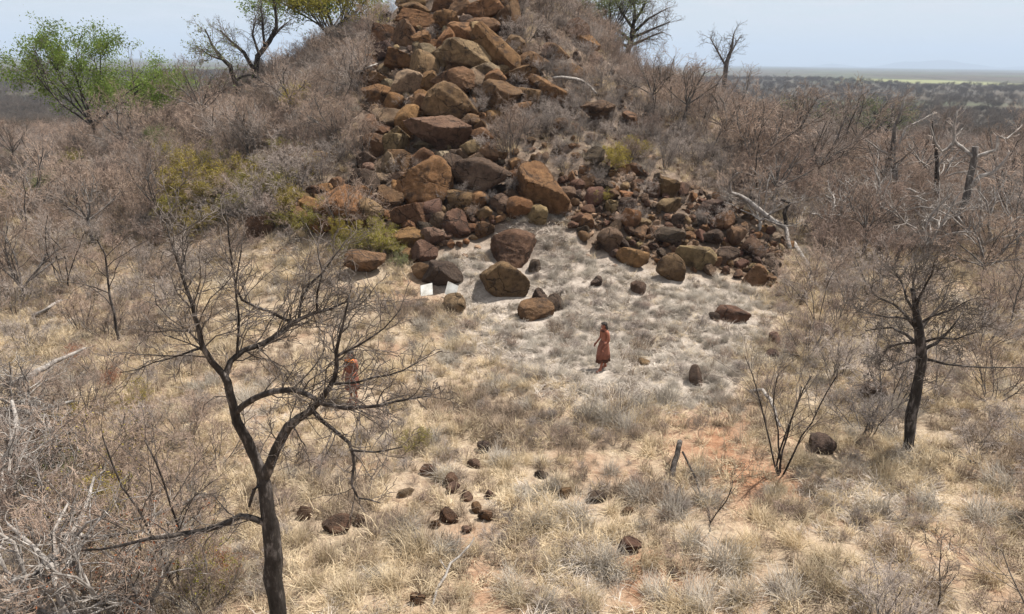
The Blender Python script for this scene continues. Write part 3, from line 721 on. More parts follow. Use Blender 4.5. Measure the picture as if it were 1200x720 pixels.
# tussocks one can tell apart
TUS = [(715, 495, 1.5, 'grey', 'large grey grass tussock with upright stems in the open grass'), (745, 480, 1.3, 'grey', None), (690, 488, 1.2, 'grey', None), (780, 470, 1.2, 'grey', None),
 (735, 505, 1.1, 'grey', None), (660, 505, .9, 'grey', None), (620, 545, .7, 'straw', 'small straw tuft alone among the scattered stones'), (590, 570, .7, 'straw', None),
 (790, 600, 1.1, 'grey', None), (830, 590, 1.0, 'grey', None), (810, 640, 1.1, 'grey', None), (760, 660, 1.0, 'straw', None), (700, 660, 1.1, 'grey', None), (650, 660, .9, 'straw', None),
 (490, 650, 1.2, 'straw', 'tall straw tussock beside the bent dry stalk'), (460, 690, 1.2, 'straw', None), (410, 700, 1.1, 'straw', None), (380, 660, .9, 'straw', None), (540, 700, .8, 'straw', None),
 (600, 690, 1.0, 'grey', None), (640, 710, 1.0, 'grey', None), (690, 715, .9, 'straw', None), (850, 660, 1.2, 'grey', None), (880, 640, 1.0, 'straw', None), (930, 640, 1.2, 'straw', None), (960, 690, 1.3, 'straw', None),
 (1010, 700, 1.1, 'grey', None), (1050, 650, 1.3, 'old', 'dark brown grass clump at the foot of the slender dry shoot'), (1090, 690, 1.3, 'old', None), (1150, 610, 1.2, 'grey', None), (1170, 570, 1.1, 'grey', None), (1130, 560, 1.0, 'old', None),
 (1160, 680, 1.2, 'straw', None), (870, 700, 1.0, 'grey', None), (270, 690, 1.0, 'straw', None), (300, 650, .9, 'straw', None), (350, 640, .8, 'straw', None), (905, 590, 1.0, 'straw', None), (950, 575, 1.0, 'old', None),
 (1000, 560, .9, 'old', None), (1030, 600, 1.0, 'grey', None), (985, 470, .9, 'grey', None), (960, 450, .9, 'grey', None), (1000, 440, .8, 'old', None), (1130, 480, .8, 'straw', None), (1170, 450, .9, 'straw', None),
 (1150, 400, .9, 'straw', None), (1000, 380, .8, 'straw', None), (940, 420, .8, 'straw', None), (850, 470, .8, 'grey', None), (660, 360, .7, 'grey', None), (880, 345, .9, 'grey', None), (840, 330, .8, 'grey', None),
 (690, 310, .7, 'grey', None), (820, 560, .9, 'grey', None), (715, 555, .7, 'grey', None), (430, 660, 1.0, 'old', None), (770, 700, .9, 'grey', None), (820, 710, 1.1, 'grey', None), (555, 650, .7, 'straw', None), (920, 700, 1.1, 'grey', None)]
tr = np.random.RandomState(31); CN = {'grey': 'grey', 'straw': 'straw coloured', 'old': 'dark brown'}
for px, py, s, kind, lab in TUS:
    P, t = hit(px, min(py, 735))
    o = obj('grass_tussock', CLUMP[kind][tr.randint(len(CLUMP[kind]))]); o.location = P; o.rotation_euler = (0, 0, tr.uniform(0, 6.28)); s *= tr.uniform(.62, .88); o.scale = (s * 1.1, s * 1.1, s)
    tag(o, lab or CN[kind] + ' dry grass tussock rising above the shorter grass', 'grass tussock', None if lab else CN[kind] + ' grass tussocks')
# low carpet: one seed tuft of each kind stands in the open as a thing, the rest is uncountable
def seed_tufts(key, pxs):
    out = []
    for k, (me, (px, py)) in enumerate(zip(TUFT[key], pxs)):
        P, t = hit(px, py); o = obj('grass_tuft', me); o.location = P; out.append(o)
        tag(o, {'straw': 'short straw coloured grass tuft in the open grass', 'mat': 'short pale grey matted tuft in the pale grass', 'flat': 'short flattened straw tuft in the open grass', 'old': 'short brown grass tuft in the open grass'}[key], 'grass tuft', key.replace('mat', 'grey matted').replace('old', 'brown') + ' short tufts')
    return out
SRC = {'straw': seed_tufts('straw', [(640, 620), (600, 640), (680, 540), (560, 470)]), 'mat': seed_tufts('mat', [(700, 350), (760, 380), (660, 400), (580, 400)]),
       'flat': seed_tufts('flat', [(560, 500), (620, 480), (500, 460)]), 'old': seed_tufts('old', [(900, 640), (940, 610), (1010, 640)])}
def carpet():
    rng = np.random.RandomState(555)
    N = 95000
    d = np.sqrt(rng.uniform(8 ** 2, 62 ** 2, N)); a = rng.uniform(-R(41), R(41), N)
    x, y = d * np.sin(a), d * np.cos(a); z = height(x, y)
    px, py, c = proj(np.stack([x, y, z], 1))
    vis = (px > -60) & (px < 1260) & (py < 790)
    rock = inpoly(px, py, TOWER) | inpoly(px, py, APRON)
    grey = soft_poly(px, py, GREY, 22) * (y < 44) > rng.rand(N)
    red = np.clip(sum(soft_poly(px, py, q, 34) for q in REDS), 0, 1) * .75 > rng.rand(N)
    hill = np.hypot(x + 1.5, y - 60)
    thin = np.where((hill < 27) & (y > 30), .35, 1.0)
    patch = fnoise(x, y, .8) + .4 * fnoise(x, y, 2.4)
    dens = np.clip(.62 + .42 * patch, .12, 1.0)
    keep = vis & ~rock & ~trodden(x, y) & ~(red & ~grey) & (rng.rand(N) < np.where(grey, np.clip(.8 + .4 * patch, .35, 1), dens * thin))
    g2 = fnoise(x + 40, y, .5) + rng.normal(0, .5, N)
    key = np.where(grey, 0, np.where(g2 > 1.05, 0, np.where(g2 < -.55, 3, np.where(rng.rand(N) < .45, 2, 1))))
    key = np.where(grey & (rng.rand(N) < np.clip(.06 + .35 * (fnoise(x, y + 30, 1.1) - .35), .04, .5)), 3, key); key = np.where(grey & (rng.rand(N) < .15), 2, key)
    for ki, nm in enumerate(('mat', 'straw', 'flat', 'old')):
        m = keep & (key == ki); n = int(m.sum())
        s = rng.uniform(.55, 1.35, n) * (1 + .12 * patch[m])
        gn_scatter({'mat': 'grey_matted_grass', 'straw': 'straw_grass', 'flat': 'flattened_grass', 'old': 'old_brown_grass'}[nm], np.stack([x[m], y[m], z[m]], 1),
                   np.stack([rng.normal(0, .12, n), rng.normal(0, .12, n), rng.uniform(0, 6.28, n)], 1), np.stack([s, s, s * rng.uniform(.7, 1.2, n)], 1), rng.randint(0, len(SRC[nm]), n), SRC[nm],
                   {'mat': 'pale grey matted dead grass covering the slope below the boulders', 'straw': 'short upright straw coloured grass covering the open ground', 'flat': 'flattened straw coloured grass lying over the open ground', 'old': 'old brown grass patches covering the open ground'}[nm], 'grass')
        print('carpet', nm, n)
carpet()
def lumps():
    rng = np.random.RandomState(808)
    def pts(n, d1):
        d = np.sqrt(rng.uniform(9 ** 2, d1 ** 2, n)); a = rng.uniform(-R(40), R(40), n); x, y = d * np.sin(a), d * np.cos(a); z = height(x, y); px, py, c = proj(np.stack([x, y, z], 1)); return x, y, z, px, py
    # low dry herbs, twiggy and brown, dotted through the grass
    x, y, z, px, py = pts(5200, 48); k = ~trodden(x, y) & ~inpoly(px, py, TOWER) & ~inpoly(px, py, APRON) & (px > -40) & (px < 1240) & (py < 760)
    g = inpoly(px, py, GREY); k &= (fnoise(x, y, .6) + rng.normal(0, .5, len(x)) > np.where(g, .25, .1)); n = int(k.sum()); s_ = rng.uniform(.07, .24, n)
    gn_scatter('dry_herbs', np.stack([x, y, z], 1)[k], np.stack([rng.normal(0, .2, n), rng.normal(0, .2, n), rng.uniform(0, 6.28, n)], 1), np.stack([s_ * 1.3, s_ * 1.3, s_], 1), rng.randint(0, len(farsrc), n), farsrc, 'low dry twiggy herbs dotted through the grass', 'herbs')
    # lumpy grass clumps too many to count
    for nm, key, kind_, n0, lab in (('grey_clumped_grass', 'grey', 'g', 9000, 'lumpy grey dead grass clumps over the slope below the boulders'), ('mixed_clumped_grass', None, 'o', 2300, 'mixed grey and brown grass clumps over the open ground')):
        src = [o for o in COL.objects if o.name.startswith('grass_tussock') and (key is None or o.data in CLUMP['grey'])][:: (1 if key else 6)][:6]
        x, y, z, px, py = pts(n0, 44); g = soft_poly(px, py, GREY, 14) > rng.rand(n0)
        k = (g if key else ~g & (fnoise(x, y + 11, .45) + rng.normal(0, .4, n0) > .15)) & ~inpoly(px, py, TOWER) & ~inpoly(px, py, APRON) & (px > -40) & (px < 1240) & (py < 770)
        k &= ~trodden(x, y - .15) & ~trodden(x, y); n = int(k.sum()); s_ = rng.uniform(.22, .5, n) if key else rng.uniform(.35, .8, n)
        gn_scatter(nm, np.stack([x, y, z], 1)[k], np.stack([rng.normal(0, .25, n), rng.normal(0, .25, n), rng.uniform(0, 6.28, n)], 1), np.stack([s_ * 1.25, s_ * 1.25, s_ * rng.uniform(.6, 1, n)], 1), rng.randint(0, len(src), n), src, lab, 'grass')
        print(nm, n)
lumps()
# rubble between the boulders
def rubble():
    rng = np.random.RandomState(12); src = []
    for k, (px, py) in enumerate(((690, 300), (720, 312), (905, 345), (545, 300), (560, 290), (480, 308), (655, 262))):
        o = obj('stone', rock_mesh(1200 + k, 2, mat_='rubble')); p, t = hit(px, py); o.location = p; o.scale = (.16, .13, .1); src.append(o)
        tag(o, 'small chip of brown rock at the rim of the pale grass below the boulders', 'stone', 'rock chips at the rim of the pale grass')
    # scatter sources carry their own scale only through the points
    P, S = [], []
    for poly, n in ((TOWER, 900), (APRON, 900), ([(600, 30), (700, 45), (800, 130), (860, 215), (720, 190), (600, 190)], 350)):
        xs = [p[0] for p in poly]; ys = [p[1] for p in poly]
        qx = rng.uniform(min(xs), max(xs), n); qy = rng.uniform(min(ys), max(ys), n); ok = inpoly(qx, qy, poly)
        for a, b in zip(qx[ok], qy[ok]):
            p, t = hit(a, b); P.append(p); s = rng.uniform(.06, .20); S.append((s * rng.uniform(.8, 1.3), s, s * rng.uniform(.5, .9)))
    n = len(P)
    gn_scatter('rubble', P, rng.uniform(0, 6.28, (n, 3)), S, rng.randint(0, len(src), n), src, 'small brown broken rubble between the boulders', 'rubble')
rubble()

# ------------------------------------------------------------------ trees
CT = dict(k=[4, 4, 3, 3], wob=[.22, .26, .28, .3], up=[.05, .04, .02, .0], sides=[5, 4, 3, 3], part=['branches', 'branches', 'twigs', 'twigs'],
          n=[4, 5, 4], t0=[.25, .2, .15], spread=[.7, .75, .8], lr=[.62, .6, .55], rr=[.55, .6, .7], rmin=.005)
def skeleton_tree(name, polys, Y0, label, seed, mats, twig_n=None, cfg=CT, scale=1.0, sides=10, root_drop=.25, thick=.72, cap=.022, tk=1.0, more=1.0):
    """polys: list of (part, [(px, py, dY, r_px)], n_side, side_len, level); the first one is the trunk"""
    rng = np.random.RandomState(seed); T = Tubes(); tips = []; limbs = []
    b = polys[0][1][0]; base = at(b[0], b[1], Y0); base[2] = float(height(base[0], base[1]))
    for part, pts, ns, sl, lev in polys:
        W = []; Rr = []
        for (px, py, dY, rp) in pts:
            Y = Y0 + dY; W.append(at(px, py, Y) - base); Rr.append(rp * tk * Y / (FPX * .93))
        # denser, slightly wobbly path
        P = [W[0]]; Q = [Rr[0]]
        for i in range(len(W) - 1):
            for s in (.5, 1.0):
                w = W[i] * (1 - s) + W[i + 1] * s
                if s < 1: w = w + rng.normal(0, .022, 3) * min(1, np.linalg.norm(W[i + 1] - W[i]))
                P.append(w); Q.append((Rr[i] * (1 - s) + Rr[i + 1] * s) * (1 + (rng.uniform(-.1, .14) if part == 'trunk' else 0)))
        if part == 'trunk': P = [np.array((P[0][0], P[0][1], -root_drop))] + P; Q = [Q[0] * 1.35] + Q
        P = [np.array(p) for p in P]; Q = np.array(Q)
        U = Tubes() if part == 'limb' else T
        if part == 'limb': Q = Q * thick; limbs.append(U)
        U.add(part, P + [P[-1] + (P[-1] - P[-2]) * .02], np.append(Q, .001), sides if part == 'trunk' else 7)
        if ns: sub(T, P, np.minimum(Q * .8, cap), sl / cfg['lr'][lev], lev, rng, cfg, tips, int(ns * more), .12)
    o = empty(name, base)
    for part, m in mats.items():
        if part == 'limb':
            for U in limbs: obj('limb', U.mesh('limb', ['limb'], [M[m]]), o)
        elif part in T.d: obj(part, T.mesh(part, [part], [M[m]]), o)
    tag(o, label, 'tree'); return o, tips
HERO = [
 ('trunk', [(325, 745, 0, 15), (324, 700, 0, 13.5), (321, 655, .03, 12.5), (317, 615, .05, 12), (312, 585, .05, 11.5), (309, 565, .08, 9.5), (307, 555, .08, 6)], 0, 0, 0),
 ('limb', [(310, 566, .08, 9.5), (300, 538, .1, 9), (290, 516, .05, 8.5), (278, 495, 0, 8), (272, 470, -.05, 7), (267, 448, -.1, 6.5), (262, 438, -.1, 6)], 3, .8, 1),
 ('limb', [(264, 442, -.1, 5.5), (248, 424, -.2, 5), (238, 408, -.3, 4.4), (233, 385, -.35, 3.8), (226, 358, -.4, 3), (215, 328, -.3, 2.6), (206, 300, -.3, 2), (195, 262, -.2, 1)], 16, 1.0, 0),
 ('limb', [(264, 442, -.1, 5.2), (270, 424, 0, 4.8), (285, 411, .1, 4.6), (308, 403, .3, 4.2), (330, 390, .5, 3.8), (346, 377, .6, 3.3), (366, 368, .8, 2.8), (388, 362, .9, 2.2), (412, 352, 1.0, 1.2)], 18, 1.0, 0),
 ('limb', [(344, 378, .6, 2.6), (322, 368, .5, 2.4), (300, 360, .4, 2.2), (284, 352, .3, 2), (276, 338, .2, 1.9), (272, 312, .1, 1.6), (268, 280, 0, 1.3), (264, 246, 0, .8)], 12, .9, 1),
 ('limb', [(278, 414, .05, 2.4), (280, 385, 0, 2), (277, 350, -.1, 1.7), (279, 315, -.1, 1.2), (284, 280, 0, .8)], 8, .7, 1),
 ('limb', [(350, 375, .65, 2.3), (352, 352, .7, 2), (362, 334, .8, 1.8), (376, 322, .9, 1.5), (392, 300, 1.0, 1), (404, 284, 1.0, .7)], 10, .8, 1),
 ('limb', [(372, 366, .8, 1.8), (372, 342, .75, 1.6), (378, 318, .7, 1.2), (372, 290, .6, .8)], 7, .7, 1),
 ('limb', [(311, 558, .08, 9), (323, 528, -.05, 8.5), (338, 500, -.2, 8), (350, 490, -.3, 7), (364, 482, -.4, 6), (378, 466, -.5, 5), (392, 444, -.6, 4), (394, 412, -.7, 3), (402, 380, -.8, 2), (410, 345, -.8, 1.2)], 14, .9, 0),
 ('limb', [(276, 484, -.02, 5.5), (298, 467, -.2, 5.2), (320, 459, -.4, 5), (345, 457, -.6, 4.6), (362, 463, -.7, 4.2), (380, 474, -.9, 3.8), (405, 479, -1.1, 3.4), (432, 477, -1.3, 2.8), (462, 471, -1.5, 2.2), (505, 464, -1.7, 1.0)], 16, .9, 0),
 ('limb', [(366, 481, -.4, 3.8), (390, 503, -.6, 3.2), (409, 519, -.8, 3), (415, 545, -.9, 2.6), (412, 568, -1, 2.2), (420, 584, -1, 1.8), (446, 590, -1.1, .9)], 9, .6, 1),
 ('limb', [(412, 528, -.85, 2), (440, 530, -1, 1.6), (472, 524, -1.2, .8)], 6, .6, 1),
 ('limb', [(388, 450, -.6, 2.4), (420, 448, -.8, 2), (455, 440, -1, 1.5), (490, 425, -1.1, .8)], 8, .7, 1),
 ('limb', [(394, 418, -.7, 2.2), (420, 405, -.9, 1.7), (450, 385, -1, 1.2), (470, 362, -1, .7)], 8, .7, 1),
 ('limb', [(314, 614, .05, 6), (300, 609, -.1, 5.6), (281, 605, -.2, 5.4), (260, 615, -.3, 5.2), (240, 622, -.4, 4.8), (212, 626, -.6, 4.2), (178, 631, -.8, 3.4), (140, 640, -1, 2.4), (95, 645, -1.2, 1.2)], 10, .7, 1),
 ('limb', [(306, 566, .05, 3.6), (298, 574, -.1, 3.2), (292, 594, -.15, 2.4)], 0, 0, 1),
 ('limb', [(236, 408, -.3, 2), (212, 416, -.5, 1.5), (180, 425, -.7, 1), (140, 437, -.9, .6)], 6, .6, 1),
]
skeleton_tree('bare_tree', HERO, 10.4, 'big gnarled bare black tree, forked low, standing in the grass beside scattered stones', 11, {'trunk': 'bark_dark', 'limb': 'bark_dark', 'branches': 'twig_dark', 'twigs': 'twig_dark'}, more=1.5, tk=.84, thick=.9)

RT = [('trunk', [(1063, 531, 0, 6.6), (1067, 500, 0, 6), (1072, 470, 0, 5.8), (1077, 440, 0, 5.6), (1080, 420, 0, 5.8), (1078, 398, 0, 5.2), (1075, 375, 0, 4.2), (1072, 352, 0, 3), (1069, 338, 0, 1.8)], 10, .9, 0)]
rq = np.random.RandomState(4)
for x0, y0, x1, y1, x2, y2, x3, y3, r_ in ((1079, 408, 1062, 392, 1046, 384, 1014, 388, 3.0), (1079, 412, 1098, 402, 1112, 388, 1128, 366, 3.0), (1077, 392, 1088, 374, 1104, 356, 1112, 332, 2.8), (1076, 388, 1060, 368, 1046, 356, 1024, 346, 2.8), (1074, 370, 1062, 350, 1058, 334, 1046, 316, 2.2),
   (1073, 360, 1082, 340, 1092, 322, 1096, 304, 2.2), (1078, 400, 1060, 402, 1040, 408, 1028, 424, 2.2), (1080, 418, 1060, 424, 1042, 434, 1026, 432, 2.0), (1078, 402, 1100, 396, 1120, 398, 1144, 390, 2.2), (1075, 380, 1094, 370, 1118, 362, 1140, 350, 2.0), (1072, 352, 1070, 332, 1074, 316, 1070, 298, 2.0), (1075, 378, 1052, 372, 1030, 370, 1008, 362, 2.0)):
    dYs = rq.uniform(-1.5, 1.5)
    RT.append(('limb', [(x0, y0, 0, r_), (x1, y1, dYs * .3, r_ * .75), (x2, y2, dYs * .65, r_ * .5), (x3, y3, dYs, r_ * .22)], 11, .8, 0))
RT.append(('limb', [(1084, 421, 0, 2.2), (1108, 427, -.2, 1.6), (1154, 431, -.3, 1.1), (1200, 431, -.4, .6)], 8, .5, 1))
skeleton_tree('bare_tree', RT, 16.9, 'slender black trunked bare tree with short level branches on the dry flat', 12, {'trunk': 'bark_dark', 'limb': 'bark_dark', 'branches': 'twig_dark', 'twigs': 'twig_dark'}, sides=9, cap=.014, more=1.2, thick=.85)

DA = [('trunk', [(1108, 296, 0, 7), (1117, 272, 0, 6.4), (1126, 250, 0, 6.2), (1135, 220, 0, 5.6), (1140, 195, 0, 5), (1143, 172, 0, 4)], 0, 0, 0),
 ('limb', [(1134, 222, 0, 4.5), (1148, 207, -.3, 3.6), (1163, 203, -.5, 3), (1176, 190, -.6, 2), (1183, 178, -.7, 1)], 6, .7, 1),
 ('limb', [(1141, 185, 0, 3.4), (1158, 179, -.2, 2.6), (1168, 176, -.3, 2.4), (1169, 160, -.3, 2), (1180, 163, -.2, 1.6), (1195, 150, -.1, .8)], 7, .7, 1),
 ('limb', [(1140, 184, 0, 3), (1128, 174, .3, 2.8), (1118, 166, .5, 2.6), (1118, 148, .6, 2), (1122, 130, .6, 1)], 6, .7, 1),
 ('limb', [(1118, 168, .5, 2.4), (1104, 178, .7, 2), (1096, 168, .8, 1.8), (1090, 148, .9, 1.6), (1093, 132, .9, .9)], 6, .6, 1),
 ('limb', [(1112, 288, 0, 3), (1100, 262, -.4, 2.4), (1085, 252, -.6, 2), (1076, 238, -.7, 1.2)], 4, .6, 1)]
skeleton_tree('dead_tree', DA, 38, 'thick dead tree with pale broken limbs on the dry flat', 13, {'trunk': 'bark_grey', 'limb': 'bark_pale', 'branches': 'twig_grey', 'twigs': 'twig_grey'}, tk=.72, thick=1.0, cap=.04, more=2.0)
DB = [('trunk', [(1053, 262, 0, 4.4), (1049, 238, 0, 4), (1050, 212, 0, 3.8), (1046, 184, 0, 3.4), (1048, 150, 0, 2.4), (1060, 118, 0, 1.4)], 8, 1.2, 0),
 ('limb', [(1047, 182, 0, 2.4), (1062, 150, .3, 1.8), (1082, 140, .5, 1.4), (1098, 132, .6, .8)], 7, .8, 1), ('limb', [(1047, 184, 0, 2), (1030, 176, -.3, 1.5), (1014, 164, -.5, .8)], 6, .8, 1),
 ('limb', [(1050, 222, 0, 2.6), (1066, 222, -.4, 2.2), (1082, 228, -.6, 1.2)], 3, .6, 1), ('limb', [(1051, 232, 0, 2.6), (1062, 246, -.6, 2.4), (1067, 262, -.8, 2)], 0, .6, 1)]
skeleton_tree('dead_tree', DB, 42, 'thin crooked dead tree with drooping pale limb on the dry flat', 14, {'trunk': 'bark_grey', 'limb': 'bark_pale', 'branches': 'twig_grey', 'twigs': 'twig_grey'}, tk=.72, thick=1.0, cap=.04, more=2.0)
DC = [('trunk', [(1098, 240, 0, 3.6), (1098, 210, 0, 3.4), (1098, 190, 0, 2.8), (1097, 176, 0, 2.4), (1092, 150, 0, 1.8), (1092, 132, 0, .9)], 8, .9, 0),
 ('limb', [(1098, 186, 0, 2), (1112, 172, .3, 1.5), (1128, 150, .5, .8)], 6, .7, 1)]
skeleton_tree('dead_tree', DC, 44, 'short dead tree with charred stem behind the thick dead tree', 15, {'trunk': 'bark_dark', 'limb': 'bark_pale', 'branches': 'twig_grey', 'twigs': 'twig_grey'}, tk=.72, thick=1.0, cap=.04, more=2.0)
LD = [('trunk', [(998, 300, 0, 4), (1010, 285, 0, 3.6), (1024, 268, .1, 3.4), (1040, 262, .2, 3), (1058, 260, .3, 2.4), (1080, 266, .4, 1.2)], 5, .8, 0), ('limb', [(1028, 266, .1, 2.2), (1046, 254, .2, 1.6), (1062, 250, .2, .9)], 3, .6, 1)]
skeleton_tree('dead_tree', LD, 37, 'low leaning dead tree bowed over the dry grass', 16, {'trunk': 'bark_dark', 'limb': 'bark_grey', 'branches': 'twig_grey', 'twigs': 'twig_grey'}, tk=.72, thick=1.0, cap=.04, more=2.0)
# skyline trees
SK = [('trunk', [(734, 74, 0, 4.4), (736, 60, 0, 4), (740, 44, 0, 3.6), (742, 30, 0, 2.8), (744, 12, .2, 1.8), (742, -10, .3, .9)], 10, 1.8, 0)]
for x0, y0, x1, y1, x2, y2 in ((739, 48, 722, 34, 702, 22), (741, 40, 760, 22, 782, 10), (742, 34, 728, 14, 716, -6), (743, 26, 756, 4, 766, -14), (738, 54, 756, 46, 776, 38), (741, 44, 765, 34, 785, 26), (738, 56, 722, 50, 706, 46)):
    SK.append(('limb', [(x0, y0, 0, 2.4), (x1, y1, rq.uniform(-1, 1), 1.6), (x2, y2, rq.uniform(-2, 2), .7)], 10, 1.5, 0))
skeleton_tree('bare_tree', SK, 62, 'tall finely branched bare tree standing on the hill skyline', 17, {'trunk': 'bark_dark', 'limb': 'bark_dark', 'branches': 'twig_dark', 'twigs': 'twig_dark'}, tk=.72, thick=1.0, cap=.04, more=2.0)
SQ = [('trunk', [(850, 86, 0, 3.4), (852, 72, 0, 2.8), (857, 58, 0, 2), (860, 40, 0, 1)], 8, 1.6, 0), ('limb', [(851, 78, 0, 1.8), (842, 62, .4, 1.3), (832, 44, .6, .6)], 8, 1.3, 0), ('limb', [(854, 66, 0, 1.5), (862, 52, .4, 1), (868, 42, .6, .6)], 6, 1.1, 1)]
skeleton_tree('bare_tree', SQ, 62, 'small bare tree alone on the sloping skyline', 18, {'trunk': 'bark_grey', 'limb': 'bark_grey', 'branches': 'twig_dark', 'twigs': 'twig_dark'}, tk=.72, thick=1.0, cap=.04, more=2.0)
SL = [('trunk', [(306, 128, 0, 6), (302, 108, 0, 5.4), (299, 88, 0, 4.6), (302, 66, 0, 3.8), (316, 48, 0, 3.2), (324, 32, 0, 2.4), (322, 8, .2, 1.8), (318, -14, .3, .8)], 8, 1.6, 0),
 ('limb', [(299, 84, 0, 3), (286, 62, -.5, 2.6), (272, 50, -.8, 2), (258, 36, -1, 1)], 12, 1.4, 0), ('limb', [(316, 48, 0, 2), (328, 34, .5, 1.6), (338, 26, .8, .8)], 6, 1.2, 1),
 ('limb', [(303, 62, 0, 2), (296, 40, .5, 1.5), (300, 18, .8, .7)], 9, 1.3, 0), ('limb', [(310, 54, 0, 2), (308, 34, -.6, 1.5), (306, 4, -.8, .7)], 9, 1.3, 0)]
o, tp = skeleton_tree('bare_tree', SL, 52, 'bare dark tree with crooked forked trunk beside the green treetop', 19, {'trunk': 'bark_dark', 'limb': 'bark_dark', 'branches': 'twig_dark', 'twigs': 'twig_dark'}, tk=.72, thick=1.0, cap=.04, more=2.0)
SM = [('trunk', [(279, 108, 0, 4), (274, 92, 0, 3.4), (270, 78, 0, 3), (258, 66, 0, 2.4), (248, 52, 0, 1.6), (240, 34, 0, .8)], 10, 1.6, 0), ('limb', [(262, 70, 0, 2), (248, 66, -.5, 1.4), (236, 58, -.8, .8)], 8, 1.2, 0), ('limb', [(275, 96, 0, 2), (284, 90, .3, 1.8), (294, 88, .4, 1)], 3, 1, 1)]
o, tp = skeleton_tree('sparse_tree', SM, 50, 'slim leaning tree with a few grey green leaves on the skyline', 20, {'trunk': 'bark_dark', 'limb': 'bark_dark', 'branches': 'twig_dark', 'twigs': 'twig_dark'}, tk=.72, thick=1.0, cap=.04, more=2.0)
V, F = leaves(tp[::5], np.random.RandomState(1), 3, .08, .2); obj('crown', mesh_np('crown', V, F, M['leaf_pale'], smooth=False), o)

def leafy_tree(name, px, py, Y, hgt, wid, label, seed, leafm, per=5, lsize=.10, fork=.22, lspread=.3, umbrella=False, thin=1, bare=0, sr=(.45, 1.15)):
    """spreading tree: base at a pixel column on the ground at distance Y"""
    rng = np.random.RandomState(seed); T = Tubes(); tips = []
    b = at(px, py, Y); b[2] = float(height(b[0], b[1]))
    c = dict(k=[5, 4, 4, 3], wob=[.16, .22, .25, .3], up=[.05, .05, .05, .03], sides=[6, 4, 3, 3], part=['limb', 'limb', 'twigs', 'twigs'],
             n=[6, 5, 4], t0=[.3, .25, .2], spread=[.6, .65, .7], lr=[.6, .6, .55], rr=[.6, .6, .7], rmin=.008)
    if bare == 2: c['part'] = ['limb'] * 4; c['n'] = [4, 3, 3]; c['wob'] = [.3, .35, .35, .35]; c['up'] = [.03, .0, -.02, -.02]
    H0 = hgt * fork; r0 = hgt * (.019 if bare < 2 else .024)
    P = [np.array((0, 0, -.3))]
    for i in range(5): P.append(np.array((rng.normal(0, .03) * hgt * .3, rng.normal(0, .03) * hgt * .3, H0 * (i + 1) / 5)))
    T.add('trunk', P, np.linspace(r0 * 1.4, r0 * .9, 6), 9)
    for i in range(8):
        a = 6.283 * (i + .6 * rng.rand()) / 8; s = rng.uniform(*sr)
        d = np.array((math.cos(a) * math.sin(s), math.sin(a) * math.sin(s), math.cos(s)))
        Lm = (wid * .42 * math.sin(s) + (hgt - H0) * .62 * math.cos(s))
        grow(T, P[-1], d, Lm, r0 * .55, 0, rng, c, tips)
    o = empty(name, b)
    obj('trunk', T.mesh('trunk', ['trunk'], [M['bark_dark']]), o); obj('limbs', T.mesh('limbs', ['limb'], [M['bark_dark']]), o)
    if 'twigs' in T.d: obj('twigs', T.mesh('twigs', ['twigs'], [M['twig_dark']]), o)
    # leaf clumps: some tips stay bare, so gaps remain
    kp = [t for t in tips if (math.sin(t[0][0] * 1.3 + seed) + math.sin(t[0][1] * 1.5) + math.sin(t[0][2] * 1.7 + 1) + rng.normal(0, .5)) > -0.75]
    if leafm is None: return tag(o, label, 'tree')
    V, F = leaves(kp[::thin], rng, per, lsize, lspread)
    obj('crown', mesh_np('crown', V, F, M[leafm], smooth=False), o)
    return tag(o, label, 'tree')
leafy_tree('green_tree', 112, 160, 50, 6.6, 11.0, 'wide spreading tree with fresh green leaves and dark limbs', 31, 'leaf_green', 15, .08, .27, .22, sr=(.4, 1.3))
leafy_tree('green_tree', 178, 130, 62, 6.0, 6.5, 'smaller thinly leaved green tree behind the wide spreading tree', 32, 'leaf_green', 10, .085)
leafy_tree('green_tree', 392, 80, 60, 8.2, 9, 'bright green treetop rising behind the olive tree on the flank', 33, 'leaf_green', 14, .10)
leafy_tree('olive_tree', 386, 100, 55, 5.4, 8.0, 'olive yellow leaved tree on the flank in front of a green treetop', 34, 'leaf_olive', 9, .09)
leafy_tree('green_tree', 714, 80, 60, 5.2, 4.2, 'pale green leaved tree beside the bare tree on the hill skyline', 35, 'leaf_pale', 4, .08)
for px, py, Y, h, sd in ((945, 130, 80, 6, 41), (1040, 120, 95, 6.5, 42)):
    leafy_tree('green_tree', px, py, Y, h, 6, ('pale green tree poking above the brush near the field strip', 'thin pale green tree above the brush behind the crooked dead tree')[sd == 42], sd, 'leaf_pale', 2, .09)

def bare_crown(px, py, hgt, variant, label, group, pale=False, lean=0):
    P, t = hit(px, py); key = (variant, pale)
    if key not in BARE:
        o = leafy_tree('bare_tree', px, py, float(P[1]), 5.0, [5.5, 7.0, 4.2, 6.0][variant], label, 300 + variant, None, fork=[.2, .28, .34, .12][variant], bare=2 if pale else 1)
        if pale:
            for c in o.children: c.data.materials[0] = M['bark_pale' if not c.name.startswith('twigs') else 'twig_grey']
        else:
            for c in o.children: c.data.materials[0] = M['bark_grey' if not c.name.startswith('twigs') else 'twig_brown']
        BARE[key] = o
    else:
        src = BARE[key]; o = src.copy(); COL.objects.link(o)
        for c in src.children: d = c.copy(); COL.objects.link(d); d.parent = o
    o.location = (P[0], P[1], P[2]); o.rotation_euler = (0, R(lean), px * 1.7 + py); o.scale = (hgt / 5.0,) * 3
    return tag(o, label, 'tree', group)
BARE = {}
